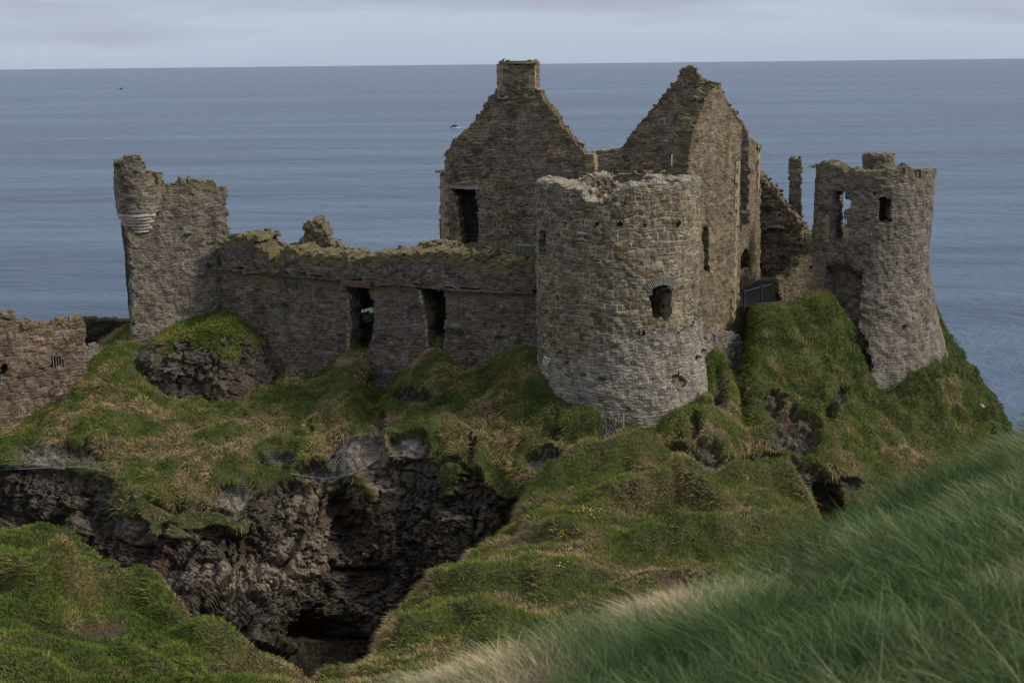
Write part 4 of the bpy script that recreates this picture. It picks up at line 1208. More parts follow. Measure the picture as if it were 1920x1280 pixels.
# lone stump of masonry standing up behind the wall head
st = Plane(plan(540, 60.0, 450), plan(630, 59.2, 450))
stump = thing('ruined_wall', (*plan(585, 59.6, 450), 28.0), 'jagged stump of brown masonry poking up behind the dark curtain wall', 'ruin')
SO = [(542, 520), (542, 470), (548, 462), (556, 458), (560, 450), (568, 445), (570, 436), (571, 425), (580, 420), (585, 413), (598, 413), (604, 421), (606, 432), (607, 446), (620, 451), (623, 462), (618, 478), (620, 520)]
flat_wall('wall', MAT['brown'], st, SO, T=0.9, res=0.08, parent=stump, seed=14, rough=0.10, ragged=0.16, cap=0.9)
# low step of masonry at the left foot of the first gable
st = Plane(plan(770, 57.8, 470), plan(850, 57.2, 470))
step = thing('low_wall', (*plan(805, 57.5, 470), 28.0), 'short mossy block of wall in front of the first gable corner', 'wall')
flat_wall('wall', MAT['grey'], st, [(776, 520), (776, 462), (790, 459), (812, 458), (836, 461), (842, 470), (842, 520)], T=0.8, res=0.09, parent=step, seed=15, ragged=0.12, cap=0.8)
# plank box standing on the wall walk against the tower
p = cw.pt(976, 476, 0.55)
box = thing('wooden_box', (p[0], p[1], p[2] - 0.4), 'weathered grey plank box on the wall top against the round tower', 'box')
mb = MB()
for i in range(7):
    mb.box(p + np.append(cw.t, 0) * (-0.42 + i * 0.14) + UPV * -0.05, np.append(cw.t, 0), np.append(cw.nout, 0), UPV, 0.062, 0.03, 0.33 + .02 * RNG.random(), jit=0.006)
mb.box(p - np.append(cw.nout, 0) * .3 + UPV * -0.05, np.append(cw.t, 0), np.append(cw.nout, 0), UPV, 0.47, 0.27, 0.32)
mb.build('boards', MAT['wood'], box)
mb = MB(); mb.box(p - np.append(cw.nout, 0) * .2 + UPV * -0.42, np.append(cw.t, 0), np.append(cw.nout, 0), UPV, 0.80, 0.45, 0.05, jit=0.03)
mb.build('slab', MAT['palestone'], box)

# ================================================================== left gatehouse tower
lt = Plane(plan(252, 57.0, 520), plan(436, 59.0, 520))
lz = zat(258, 640, 57) - 1.5
ltower = thing('gatehouse_tower', (*plan(300, 57.5, 640), lz), 'tall square tower with pale stepped corbels under a broken corner turret', 'tower')
LO = [(244, 760), (251, 600), (247, 500), (244, 440), (243, 420), (246, 344), (288, 343), (296, 348), (330, 347), (352, 344), (368, 341), (384, 343), (398, 345), (402, 352), (424, 357), (425, 372), (422, 385), (427, 396), (430, 402), (425, 410), (426, 420), (430, 430), (436, 440), (436, 452), (428, 462), (425, 500), (424, 520), (422, 560), (421, 760)]
PHL = [rect(385, 489, 392, 496), rect(418, 548, 424, 556)]
flat_wall('wall', MAT['grey'], lt, LO, PHL, T=1.0, res=0.085, parent=ltower, seed=21, rough=0.05, ragged=0.11, cap=0.8)
# return side, shade put into its colour: goes back from the left corner
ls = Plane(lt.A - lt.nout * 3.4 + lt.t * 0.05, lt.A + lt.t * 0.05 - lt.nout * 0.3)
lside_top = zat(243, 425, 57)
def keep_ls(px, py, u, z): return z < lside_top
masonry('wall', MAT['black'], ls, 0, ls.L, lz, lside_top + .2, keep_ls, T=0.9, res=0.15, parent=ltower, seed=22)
# bartizan at the corner, carried on corbel rings
cb = lt.pos(np.array(0.60), np.array(0.0), 0.62)[:2]
zc1 = zat(262, 438, 56.8); zc2 = zat(262, 402, 56.6); zt1 = zat(262, 345, 56.5); zt2 = zat(248, 291, 56.5)
Rb = 1.10
bart = Ring(cb, Rb)
BO = [(214, 420), (214, 300), (217, 322), (226, 322), (228, 320), (229, 293), (236, 292), (244, 296), (260, 298), (266, 304), (271, 308), (272, 332), (277, 334), (281, 331), (290, 335), (292, 346), (330, 346), (330, 420)]
def keep_b(px, py, u, z):
    fr = np.cos(u / Rb - math.atan2(cb[0], cb[1])) > 0.0
    return np.where(fr, inpoly(px, py, BO), z < zt1 + 0.3) & (z > zc2)
masonry('turret', MAT['grey'], bart, -math.pi * Rb, math.pi * Rb, zc2 - .05, zt2 + .3, keep_b, T=0.62, res=0.075, parent=ltower, seed=23, rough=0.05, ragged=0.10, cap=0.8)
mb = MB()
nr = 6
for k in range(nr):
    z = zc1 + (zc2 - zc1) * (k + .5) / nr
    r = 0.66 + (Rb - 0.66) * (k + .6) / nr
    hh = (zc2 - zc1) / nr / 2 * 0.86
    nb_ = 15
    for i in range(nb_):
        a = -math.pi * .95 + 2 * math.pi * .95 * (i + .5 * (k % 2)) / nb_
        if a > 0.95: continue
        t3 = np.array([math.cos(a), math.sin(a), 0]); n3 = np.array([math.sin(a), -math.cos(a), 0])
        mb.box([cb[0] + (r - .32) * n3[0], cb[1] + (r - .32) * n3[1], z], t3, n3, UPV, r * math.pi / nb_ * 0.96, 0.32, hh, jit=0.012)
mb.build('corbel_course', MAT['corbel'], ltower)

# ================================================================== low wall at far left and dark return
lw = Plane(plan(-120, 51.6, 700), plan(165, 54.4, 700))
lwall = thing('boundary_wall', (*plan(40, 53, 800), zat(0, 806, 52.5) - 1), 'low brown stone wall with a small barred window at far left', 'wall')
LWO = [(-130, 900), (-130, 588), (-40, 592), (0, 591), (22, 592), (36, 596), (38, 612), (60, 611), (100, 608), (135, 603), (150, 602), (158, 610), (163, 620), (161, 640), (158, 660), (162, 690), (165, 860)]
LWH = [[(97, 664), (108, 666), (124, 668), (126, 670), (121, 674), (121, 692), (100, 694), (98, 680)], [(-2, 690), (10, 680), (16, 688), (14, 700), (2, 708), (-4, 704)]]
flat_wall('wall', MAT['brown'], lw, LWO, LWH, T=0.9, res=0.085, parent=lwall, seed=31, rough=0.05, ragged=0.07, cap=0.6)
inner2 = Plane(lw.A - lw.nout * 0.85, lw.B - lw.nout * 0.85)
rec = flat_wall('window_shade_back', MAT['black'], inner2, [(85, 705), (85, 655), (135, 655), (135, 705)], T=0.3, res=0.3, parent=lwall, seed=32)  # backing whose near-black colour carries the shade inside the window
flat_wall('hole_shade_back', MAT['black'], inner2, [(-30, 720), (-30, 670), (30, 670), (30, 720)], T=0.3, res=0.3, parent=lwall, seed=35)  # backing added to keep the hole dark
grille('window_grille', lw, 99, 665, 122, 694, rec, d=0.05, gap=0.10, rails=2, mat=MAT['slate'], r=0.02)
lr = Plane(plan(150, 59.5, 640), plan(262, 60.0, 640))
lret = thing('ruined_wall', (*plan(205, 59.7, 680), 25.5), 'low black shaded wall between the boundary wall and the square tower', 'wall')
flat_wall('wall', MAT['black'], lr, [(145, 720), (145, 603), (180, 602), (210, 602), (240, 601), (262, 600), (262, 720)], T=0.8, res=0.1, parent=lret, seed=33, ragged=0.08)  # shade on this face put into the near-black stone
lf = Plane(plan(150, 56.2, 670), plan(250, 57.6, 650))
lfoot = thing('low_wall', (*plan(200, 57, 665), 25.0), 'foot of pale mortared wall climbing the grass to the square tower', 'wall')
flat_wall('wall', MAT['talus'], lf, [(150, 740), (150, 652), (175, 650), (198, 652), (215, 650), (232, 644), (250, 640), (250, 740)], T=0.6, res=0.09, parent=lfoot, seed=34, ragged=0.10, cap=0.4)

# ================================================================== first gable with chimney
g1 = Plane(plan(824, 62.4, 400), plan(1108, 60.4, 400))
gz = 28.0
gable1 = thing('gable_house', (*plan(960, 61, 500), gz), 'steep brown gable topped by a square chimney, tall dark window at its left', 'ruin')
GO = [(826, 560), (825, 460), (824, 325), (833, 322), (833, 290), (845, 275), (870, 247), (880, 240), (900, 212), (918, 184), (932, 170), (1013, 168), (1022, 190), (1040, 212), (1056, 240), (1074, 262), (1092, 285), (1104, 296), (1112, 302), (1112, 560)]
GH = [[(848, 354), (864, 354), (892, 356), (893, 372), (897, 395), (898, 440), (896, 460), (868, 460), (862, 430), (858, 390), (854, 372)], rect(933, 474, 940, 481)]
flat_wall('gable_wall', MAT['brown'], g1, GO, GH, T=0.95, res=0.085, parent=gable1, seed=41, rough=0.045, ragged=0.05, cap=0.35, capsize=(0.08, 0.17))
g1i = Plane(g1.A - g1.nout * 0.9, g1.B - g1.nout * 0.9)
flat_wall('window_shade_back', MAT['black'], g1i, [(840, 480), (840, 345), (910, 345), (910, 480)], T=0.3, res=0.3, parent=gable1, seed=42)  # window shade put into the near-black back
quoins('quoin', g1, 826, 330, 455, gable1, side=-1, long_=0.40, short=0.22)
mb = MB()
mb.box(g1.pt(870, 351, 0.15), np.append(g1.t, 0), np.append(g1.nout, 0), UPV, 0.78, 0.3, 0.07, jit=0.02)
mb.build('lintel', MAT['slate'], gable1)
mb = MB(); mb.box(g1.pt(826, 322, 0.3), np.append(g1.t, 0), np.append(g1.nout, 0), UPV, 0.26, 0.45, 0.06, jit=0.02)
mb.build('eaves_stone', MAT['sandstone'], gable1)
# chimney: front, right side, cap
ch = Plane(g1.pt(933, 170, -0.03)[:2], g1.pt(1003, 170, -0.03)[:2])
chz0 = g1.uz(960, 185)[1]; chz1 = g1.uz(960, 120)[1]
masonry('chimney', MAT['brown'], ch, 0, ch.L, chz0, chz1 + .2, lambda px, py, u, z: z < chz1 + 0.08 * np.sin(u * 4), T=1.1, res=0.07, parent=gable1, seed=43, rough=0.04, ragged=0.05, cap=0.7, capsize=(.1, .2))
chs = Plane(ch.B + ch.nout * 0.02 + ch.t * 0.0, ch.B - ch.nout * 1.12)
for (uu, sd_) in ((0.0, 1), (ch.L, -1)):
    mb = MB()
    for k in range(7):
        hh = (chz1 - chz0) / 14
        ln = (0.30, 0.16)[k % 2]
        mb.box(ch.pos(np.array(uu + sd_ * (ln - .02)), np.array(chz0 + hh * (2 * k + 1)), 0.1), np.append(ch.t, 0), np.append(ch.nout, 0), UPV, ln, 0.12, hh * .99, jit=0.012)
    mb.build('quoin', MAT['sandstone'], gable1)
mb = MB()
mb.box(ch.pos(np.array(ch.L * .52), np.array(chz1 + .06), 0.5), np.append(ch.t, 0), np.append(ch.nout, 0), UPV, ch.L * .46, 0.60, 0.06, jit=0.03)
mb.build('cap_stone', MAT['sandstone'], gable1)
mb = MB()
mb.box(ch.pos(np.array(ch.L * 1.02), np.array(chz0 + (chz1 - chz0) * .28), 0.5), np.append(ch.t, 0), np.append(ch.nout, 0), UPV, 0.10, 0.62, 0.05, jit=0.02)
mb.build('ledge_stone', MAT['sandstone'], gable1)
# right reveal of the gable: buff broken end
mb = MB()
u_, _ = g1.uz(1108, 300)
for k in range(12):
    z = g1.uz(1108, 350)[1] + k * 0.14
    mb.box(g1.pos(np.array(u_ - 0.12 + .1 * RNG.random()), np.array(z), 0.4), np.append(g1.t, 0), np.append(g1.nout, 0), UPV, 0.16 + .1 * RNG.random(), 0.45, 0.07, jit=0.03)
mb.build('broken_end', MAT['sandstone'], gable1)

# ================================================================== wall between the two houses
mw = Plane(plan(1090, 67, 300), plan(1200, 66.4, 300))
mid = thing('courtyard_wall', (*plan(1145, 66.7, 330), gz), 'wall between the two gables with sunlight put into its pale stone', 'wall')
flat_wall('wall', MAT['talus'], mw, [(1085, 420), (1085, 292), (1105, 289), (1125, 282), (1150, 279), (1175, 275), (1205, 272), (1205, 420)], T=0.6, res=0.1, parent=mid, seed=45, ragged=0.05, cap=0.2)  # paler stone stands in for sunlight falling on this wall
mw2 = Plane(plan(1085, 59.2, 340), plan(1300, 58.0, 340))
mid2 = thing('ruined_wall', (*plan(1180, 58.6, 380), gz), 'top of a brown broken wall just behind the rim of the round tower', 'wall')
flat_wall('wall', MAT['brown'], mw2, [(1085, 440), (1085, 350), (1108, 345), (1130, 333), (1160, 330), (1200, 326), (1250, 326), (1300, 324), (1300, 440)], T=0.6, res=0.1, parent=mid2, seed=46, ragged=0.09, cap=0.5)

# ================================================================== second house: dark gable, sunlit broken wall
g2 = Plane(plan(1165, 62.6, 300), plan(1412, 60.6, 300))
house = thing('ruined_house', (*plan(1330, 58, 560), gz), 'tall broken house with dark gable behind and sunlit wall beside the round tower', 'ruin')
HO = [(1168, 420), (1168, 272), (1176, 262), (1192, 240), (1206, 224), (1222, 206), (1240, 185), (1256, 166), (1270, 150), (1274, 140), (1276, 130), (1284, 127), (1296, 126), (1306, 126), (1305, 138), (1318, 148), (1332, 156), (1346, 172), (1362, 190), (1378, 212), (1392, 236), (1404, 246), (1404, 420)]
HH = [[(1254, 292), (1262, 284), (1272, 280), (1279, 283), (1277, 300), (1271, 313), (1256, 311)], rect(1238, 194, 1244, 200)]
flat_wall('gable_wall', MAT['brown'], g2, HO, HH, T=0.5, res=0.085, parent=house, seed=51, rough=0.05, ragged=0.06, cap=0.4, capsize=(0.08, 0.17))
lit = Plane(plan(1284, 53.0, 480), plan(1388, 57.6, 480))
LI = [(1284, 680), (1288, 400), (1291, 330), (1293, 290), (1296, 262), (1306, 236), (1314, 214), (1320, 196), (1325, 182), (1332, 172), (1340, 162), (1349, 158), (1353, 172), (1362, 190), (1372, 206), (1382, 224), (1392, 240), (1390, 262), (1388, 300), (1387, 480), (1386, 680)]
LS = [[(1320, 424), (1324, 420), (1330, 422), (1331, 440), (1329, 470), (1330, 508), (1320, 512), (1319, 470)]]
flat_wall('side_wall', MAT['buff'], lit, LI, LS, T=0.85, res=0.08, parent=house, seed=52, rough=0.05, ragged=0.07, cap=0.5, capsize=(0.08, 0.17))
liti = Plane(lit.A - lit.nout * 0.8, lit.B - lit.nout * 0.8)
flat_wall('slit_shade_back', MAT['black'], liti, [(1308, 530), (1308, 405), (1345, 405), (1345, 530)], T=0.3, res=0.3, parent=house, seed=53)  # near-black back gives the slit its shade
quoins('quoin', lit, 1387, 300, 600, house, side=1, long_=0.44, short=0.24)
# footing below the sunlit wall
lf2 = Plane(plan(1322, 54.2, 660), plan(1412, 56.3, 660))
flat_wall('footing', MAT['talus'], lf2, [(1316, 800), (1316, 640), (1326, 628), (1340, 626), (1386, 628), (1391, 640), (1396, 662), (1402, 694), (1408, 735), (1400, 800)], T=1.8, res=0.09, parent=house, seed=54, ragged=0.10, rough=0.09, topfade=False)
# wall beyond, in line with the sunlit one
rw = Plane(plan(1378, 60.2, 400), plan(1426, 64.5, 400))
RWO = [(1380, 600), (1384, 285), (1390, 268), (1398, 260), (1408, 262), (1416, 268), (1425, 277), (1426, 340), (1424, 600)]
RWH = [[(1388, 512), (1387, 490), (1389, 476), (1394, 468), (1400, 467), (1405, 476), (1407, 490), (1408, 500), (1406, 512)]]
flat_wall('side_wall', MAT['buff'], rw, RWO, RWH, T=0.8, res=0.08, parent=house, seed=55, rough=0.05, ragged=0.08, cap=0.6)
quoins('quoin', rw, 1425, 285, 355, house, side=1, long_=0.5, short=0.3)
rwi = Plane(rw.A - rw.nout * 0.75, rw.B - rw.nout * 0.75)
flat_wall('door_shade_back', MAT['black'], rwi, [(1375, 530), (1375, 450), (1420, 450), (1420, 530)], T=0.3, res=0.3, parent=house, seed=56)  # doorway shade is in the near-black colour of this back

# ================================================================== ruins at the back right
bk = Plane(plan(1400, 66.5, 450), plan(1516, 65.0, 450))
back = thing('ruined_wall', (*plan(1455, 65.8, 540), gz), 'sloping ruined brown wall with a fireplace ledge behind the passage railing', 'ruin')
BKO = [(1402, 580), (1402, 330), (1424, 328), (1436, 340), (1446, 352), (1456, 364), (1466, 378), (1476, 392), (1486, 402), (1496, 420), (1502, 440), (1510, 470), (1510, 580)]
BKH = [rect(1424, 493, 1430, 506), rect(1441, 504, 1449, 511)]
flat_wall('wall', MAT['brown'], bk, BKO, BKH, T=0.9, res=0.085, parent=back, seed=61, rough=0.09, ragged=0.12, cap=0.7)
mb = MB()
for (x0, x1, y, dp) in ((1420, 1456, 386, .20), (1420, 1478, 428, .30), (1424, 1452, 443, .18), (1428, 1446, 452, .12)):
    ua, z_ = bk.uz(x0, y); ub, _ = bk.uz(x1, y - 2)
    n = int((ub - ua) / .3)
    for i in range(n):
        mb.box(bk.pos(np.array(ua + (i + .5) * .3), np.array(z_ + .05 * RNG.random() + .03 * i), 0.0), np.append(bk.t, 0), np.append(bk.nout, 0), UPV, .15, dp, .06, jit=.03)
mb.build('ledge', MAT['grey'], back)
pl = Plane(plan(1478, 66.2, 380), plan(1504, 66.0, 380))
pier = thing('stone_pier', (*plan(1490, 66.1, 460), gz), 'slender free standing stone pier left of the far right tower', 'ruin')
flat_wall('shaft', MAT['grey'], pl, [(1478, 520), (1479, 300), (1484, 297), (1500, 296), (1503, 300), (1503, 400), (1506, 520)], T=0.7, res=0.075, parent=pier, seed=62, ragged=0.05, cap=0.2, capsize=(.06, .1))
sp = Plane(plan(1500, 62.5, 480), plan(1512, 58.9, 480))
# ================================================================== far right tower
c2 = plan(1628, 60.2, 430)
R2 = 2.98
rt = Ring(c2, R2)
rz = zat(1640, 722, 56.5) - 1.5
rtower = thing('flared_tower', (c2[0], c2[1], rz), 'round tower with flared base on the right cliff edge, small turret on top', 'tower')
RO = [(1470, 800), (1470, 310), (1508, 312), (1520, 307), (1536, 306), (1552, 309), (1580, 311), (1584, 316), (1584, 324), (1598, 322), (1640, 321), (1680, 318), (1712, 318), (1716, 324), (1728, 322), (1738, 320), (1790, 322), (1790, 800)]
GAP = [(1560, 460), (1560, 400), (1558, 372), (1562, 364), (1566, 356), (1583, 356), (1586, 376), (1592, 372), (1596, 380), (1592, 390), (1586, 396), (1585, 420), (1585, 458)]
WIN = [(1648, 418), (1648, 372), (1652, 369), (1668, 370), (1671, 376), (1671, 418)]
u12, z12 = rt.uz(1616, 505); u13 = rt.uz(1587, 400)[0]
rt.du = lambda u, z: -0.60 * (1 - sstep(u12 - .1, u12 + .25, u + 0.25 * np.sin(z * 3.1))) * (1 - sstep(z12 - .5, z12 + .2, z + .15 * np.sin(u * 4))) * (u > -3.0) + 0.16 * (1 - sstep(u13 - .03, u13 + .03, u)) * sstep(z12 - .2, z12 + .4, z)
RPH = [rect(1636, 361, 1642, 366), rect(1519, 358, 1524, 364)]
zrb = zat(1600, 400, 62.8)                        # the landward back of the ring is broken low
def keep_rt(px, py, u, z):
    fr = np.cos(u / R2 - math.atan2(c2[0], c2[1])) > 0.0
    k = inpoly(px, py, RO)
    for h in [GAP, WIN] + RPH: k &= ~inpoly(px, py, h)
    return np.where(fr, k, z < zrb - 0.9 + 0.3 * np.sin(u * 2))
zt_ = zat(1600, 300, 57) + .3
masonry('wall', MAT['grey'], rt, -math.pi * R2, math.pi * R2, rz, zt_, keep_rt, T=0.85, res=0.08, parent=rtower, seed=71, rough=0.045, ragged=0.06, cap=0.4, capsize=(.07, .15))
zfl = zat(1625, 480, 57.2); 
fl2 = lambda z: R2 - 0.07 + 2.33 * np.clip((zfl - z) / (zfl - rz), 0, 1) ** 1.5
rt2 = Ring(c2, R2, fl2)
FO = [(1660, 900), (1642, 722), (1630, 660), (1614, 610), (1610, 575), (1616, 540), (1612, 524), (1622, 505), (1640, 492), (1670, 486), (1700, 486), (1760, 480), (1840, 480), (1840, 900)]
def keep_fl(px, py, u, z): return inpoly(px, py, FO) & (np.cos(u / R2 - math.atan2(c2[0], c2[1])) > -0.6)
masonry('flared_base', MAT['grey'], rt2, -1.6 * R2, math.pi * R2 * .9, rz, zfl + .3, keep_fl, T=0.8, res=0.085, parent=rtower, seed=72, rough=0.05, ragged=0.12, topfade=False)
grille('window_railing', rt, 1562, 404, 1585, 448, rtower, d=0.35, gap=0.13, rails=2, r=0.018)
# pale plaster on the reveal of the opening and a near-black sheet as shade in the window
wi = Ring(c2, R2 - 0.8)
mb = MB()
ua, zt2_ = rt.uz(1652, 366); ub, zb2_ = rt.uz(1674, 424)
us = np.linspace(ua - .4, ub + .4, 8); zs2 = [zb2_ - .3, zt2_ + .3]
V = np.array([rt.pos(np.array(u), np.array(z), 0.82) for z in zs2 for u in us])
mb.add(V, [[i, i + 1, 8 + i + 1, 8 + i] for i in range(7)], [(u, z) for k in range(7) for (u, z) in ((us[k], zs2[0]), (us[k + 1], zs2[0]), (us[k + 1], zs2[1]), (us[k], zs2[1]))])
mb.build('window_shade_sheet', MAT['black'], rtower)
mb = MB()
ua, _ = rt.uz(1560, 400); zA = rt.uz(1560, 402)[1]; zB = rt.uz(1560, 358)[1]
pts = [rt.pos(np.array(ua + 0.02), np.array(z), d) for z in (zA, zB) for d in (0.05, 0.83)]
a0, a1, b0, b1_ = pts
mid_ = (a0 + b1_) / 2
dv = (a1 - a0) / np.linalg.norm(a1 - a0)
mb.box(mid_, dv, np.cross(UPV, dv), UPV, 0.38, 0.03, (zB - zA) / 2, jit=0.015)
mb.build('plaster', MAT['plaster'], rtower)
for (xx, sgn) in ((1556, -1), (1588, 1)):
    qd = MB()
    for k in range(7):
        zz = rt.uz(1552, 450)[1] + k * .19
        if sgn == 1 and k > 3: continue
        u_, _ = rt.uz(xx, 420)
        th = u_ / R2
        t3 = np.array([math.cos(th), math.sin(th), 0]); n3 = np.array([math.sin(th), -math.cos(th), 0])
        qd.box(rt.pos(np.array(u_ + sgn * .08 * (k % 2)), np.array(zz), 0.08), t3, n3, UPV, .13 + .07 * (k % 2), .13, .098, jit=.012)
    qd.build('jamb', MAT['sandstone'], rtower)
# turret on the far side of the rim
tc_ = plan(1647, 61.6, 300)
tr_ = Ring(tc_, 0.80)
zt0 = zat(1647, 345, 61); zt3 = zat(1647, 289, 60.8)
masonry('turret', MAT['grey'], tr_, -math.pi * .8, math.pi * .8, zt0, zt3 + .1, lambda px, py, u, z: z < zt3 - 0.06 + .05 * np.sin(u * 5), T=0.4, res=0.07, parent=rtower, seed=73, rough=0.04, ragged=0.04, cap=0.3, capsize=(.06, .12))
mb = MB(); 
u_, z_ = rt.uz(1650, 334); th = u_ / R2
mb.box(rt.pos(np.array(u_), np.array(z_), 0.02), np.array([math.cos(th), math.sin(th), 0]), np.array([math.sin(th), -math.cos(th), 0]), UPV, .24, .08, .04, jit=.01)
mb.build('slab', MAT['palestone'], rtower)

# remnant wall beside the passage
rm = Plane(plan(1462, 57.6, 540), plan(1552, 58.3, 540))
rem = thing('ruined_wall', (*plan(1505, 58, 580), 27.0), 'stepped remnant of pale brown wall at the foot of the flared tower', 'ruin')
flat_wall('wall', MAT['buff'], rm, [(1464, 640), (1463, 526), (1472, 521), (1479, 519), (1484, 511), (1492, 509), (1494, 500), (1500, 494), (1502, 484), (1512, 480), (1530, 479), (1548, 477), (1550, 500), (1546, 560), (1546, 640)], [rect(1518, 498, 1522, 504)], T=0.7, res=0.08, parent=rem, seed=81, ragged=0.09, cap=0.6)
# broken pier of masonry between the grass and the flared base
bp = Plane(plan(1570, 58.0, 600), plan(1622, 57.35, 600))
flat_wall('broken_buttress', MAT['grey'], bp, [(1582, 800), (1578, 640), (1584, 600), (1590, 560), (1596, 540), (1612, 530), (1618, 560), (1622, 800)], T=0.9, res=0.085, parent=rtower, seed=82, ragged=0.14, rough=0.08, cap=0.5)

# path and railing in the passage
mb = MB()
A_ = at(1380, 600, 57.2); B_ = at(1470, 596, 58.2); C_ = at(1478, 536, 64.5); D_ = at(1376, 536, 64.0)
zp = 28.42
A_ = at(1391, 590, 57.0); B_ = at(1466, 572, 57.8)
mb.add([[A_[0], A_[1], zp], [B_[0], B_[1], zp], [C_[0] + .6, C_[1] + 1, zp], [D_[0] - .2, D_[1] + 1, zp]], [[0, 1, 2, 3]], [(0, 0), (3, 0), (3, 6), (0, 6)])
tag(mb.build('path', MAT['path']), kind='structure')
fp = Plane(plan(1388, 56.6, 560), plan(1464, 58.0, 560))
fence = thing('railing', (*plan(1425, 57.3, 570), 28.0), 'dark metal railing with square posts and mesh across the passage', 'railing')
ztp = None
tops = [(1395, 543, 594), (1427, 534, 590), (1458, 527, 572)]
rails = []
for (x, y0, y1) in tops:
    m_ = MB()
    p1 = fp.pt(x, y1); p0 = fp.pt(x, y0)
    h = p0[2] - p1[2]
    m_.box((p0 + p1) / 2 + UPV * -.1, np.append(fp.t, 0), np.append(fp.nout, 0), UPV, .045, .045, h / 2 + .1)
    m_.build('post', MAT['iron'], fence)
    rails.append((p0, p1))
for (e_, dz_, r_) in ((0, -.1, .022), (1, .12, .018)):
    m_ = MB()
    m_.tube([q[e_] + UPV * dz_ for q in rails], r_, 4)
    m_.build('rail', MAT['iron'], fence)
m_ = MB()
for (a_, b_) in zip(rails[:-1], rails[1:]):
    for k in range(1, 16):
        t = k / 16
        m_.tube([(a_[1] * (1 - t) + b_[1] * t) + UPV * .12, (a_[0] * (1 - t) + b_[0] * t) - UPV * .1], .005, 4)
m_.build('mesh_wires', MAT['iron'], fence)

#@@DETAILS
core = Ring(ring2.c, R, lambda z: flare(z) - 0.14)
uc0, zc0_ = core.uz(1272, 716)
flat = lambda px, py, u, z: inpoly(px, py, [(1250, 694), (1297, 694), (1297, 740), (1250, 740)])
masonry('exposed_core', MAT['brown'], core, uc0 - .9, uc0 + .9, zc0_ - .9, zc0_ + .9, flat, T=0.3, res=0.06, parent=tower, seed=5, rough=0.10, ragged=0.0)

# ================================================================== rock outcrop below the square tower
def outcrop():
    nu, nv = 300, 150
    th = np.linspace(0, 2 * np.pi, nu); ph = np.linspace(1e-4, np.pi - 0.02, nv)
    TH, PH_ = np.meshgrid(th, ph)
    cen = at(374, 660, 57.1)
    def sq(x, p): return np.sign(x) * np.abs(x) ** p
    X = 3.45 * sq(np.sin(PH_), .55) * sq(np.cos(TH), .8); Y = 2.3 * sq(np.sin(PH_), .55) * sq(np.sin(TH), .8)
    top = 1.0 + 0.32 * np.exp(-((X - 1.6) / 1.1) ** 2)
    Z = 1.30 * sq(np.cos(PH_), .75) * np.where(np.cos(PH_) > 0, top, 1.0) - .22 * Y * (np.cos(PH_) > 0) * -1 - .10 * np.abs(X)
    low = np.cos(PH_) < 0
    X = np.where(low, 3.45 * sq(np.cos(TH), .8) * (1 + .12 * (PH_ - 1.57)), X); Y = np.where(low, 2.3 * sq(np.sin(TH), .8) * (1 + .25 * (PH_ - 1.57)), Y)
    Z = np.where(low, -(PH_ - np.pi / 2) * 1.5 - .10 * np.abs(X), Z)
    wobr = 1 + .30 * fbm(np.stack([np.cos(TH) * 1.6, np.sin(TH) * 1.6, PH_ * .7], -1) + 5.0, 3, 77)
    X = X * wobr; Y = Y * wobr
    Z = np.where(low, Z, Z * (0.35 + 0.65 * sstep(-3.3, -0.9, X)))
    G = np.stack([X, Y, Z], -1)
    n = G / np.linalg.norm(G, axis=-1, keepdims=True)
    W_ = G + cen
    a1, a2, ac = voro((W_ * np.array([0.9, 0.9, 0.8]) + .2 * fbm(W_ * 1.2, 3, 3)[..., None]) @ TILT, 301, box=True)
    b1_, b2_, bc = voro((W_ * 2.3 + .2 * fbm(W_ * 3, 2, 4)[..., None]) @ TILT, 303, box=True)
    d = (ac - .5) * .55 - .22 * (1 - sstep(0, .2, a2 - a1)) + (bc - .5) * .20 - .10 * (1 - sstep(0, .2, b2_ - b1_)) + .1 * fbm(W_ * 5, 3, 6)
    topm = sstep(0.22, 0.50, n[..., 2] + 0.75 * fbm(W_ * .9, 4, 8))
    d = d * (1 - .75 * topm)
    G = W_ + n * d[..., None]
    sh = Sheet(G, 1 - topm, np.clip(.1 + fbm(W_ * .5, 3, 9) * 1.2, 0, .45) * (1 - topm))
    sh.build('rock_outcrop')
    P, N = sh.sample(9000, topm * (PH_ < 1.7), 305)
    N = np.where(((N * (P - cen)).sum(-1, keepdims=True)) < 0, -N, N)
    t = tintfield(P, 306, .34, .8, .9)
    tag(blades('outcrop_grass', MAT['grass'], P, N, .20 + .22 * RNG.random(len(P)), .012 + .01 * RNG.random(len(P)), WIND * .6, t + .2 * (RNG.random(len(P)) - .5), up=.45, sag=.7, seed=307), kind='stuff')
outcrop()

# ================================================================== grass on wall heads
def head_grass(name, surf, pts, T, n, seed, length=0.22, tint=0.62):
    """tufts along the line of photo points given, spread over the wall thickness"""
    rng = np.random.default_rng(seed)
    xs = [p[0] for p in pts]; ys = [p[1] for p in pts]
    px = rng.uniform(min(xs), max(xs), n)
    P = []
    for x in px:
        u, z = surf.uz(x, float(np.interp(x, xs, ys)))
        P.append(surf.pos(np.array(u), np.array(z), rng.random() * T) + np.array([0, 0, -.04]))
    P = np.array(P)
    nn = fbm(P * 1.6, 3, seed)
    P = P[nn > -0.12]
    N = np.tile(np.array([0, 0, 1.0]), (len(P), 1))
    return tag(blades(name, MAT['grass'], P, N, length * (.5 + .8 * rng.random(len(P))), .010 + .006 * rng.random(len(P)), WIND * .5 * rng.random((len(P), 1)), tint + .45 * (rng.random(len(P)) - .5), up=.7, sag=.6, seed=seed), kind='stuff')
head_grass('wall_grass', cw_up, [(432, 452), (468, 452), (490, 470), (506, 494), (545, 472), (600, 485), (668, 491), (700, 483), (760, 482), (830, 480), (860, 488), (990, 492)], 2.0, 15000, 401, .17)
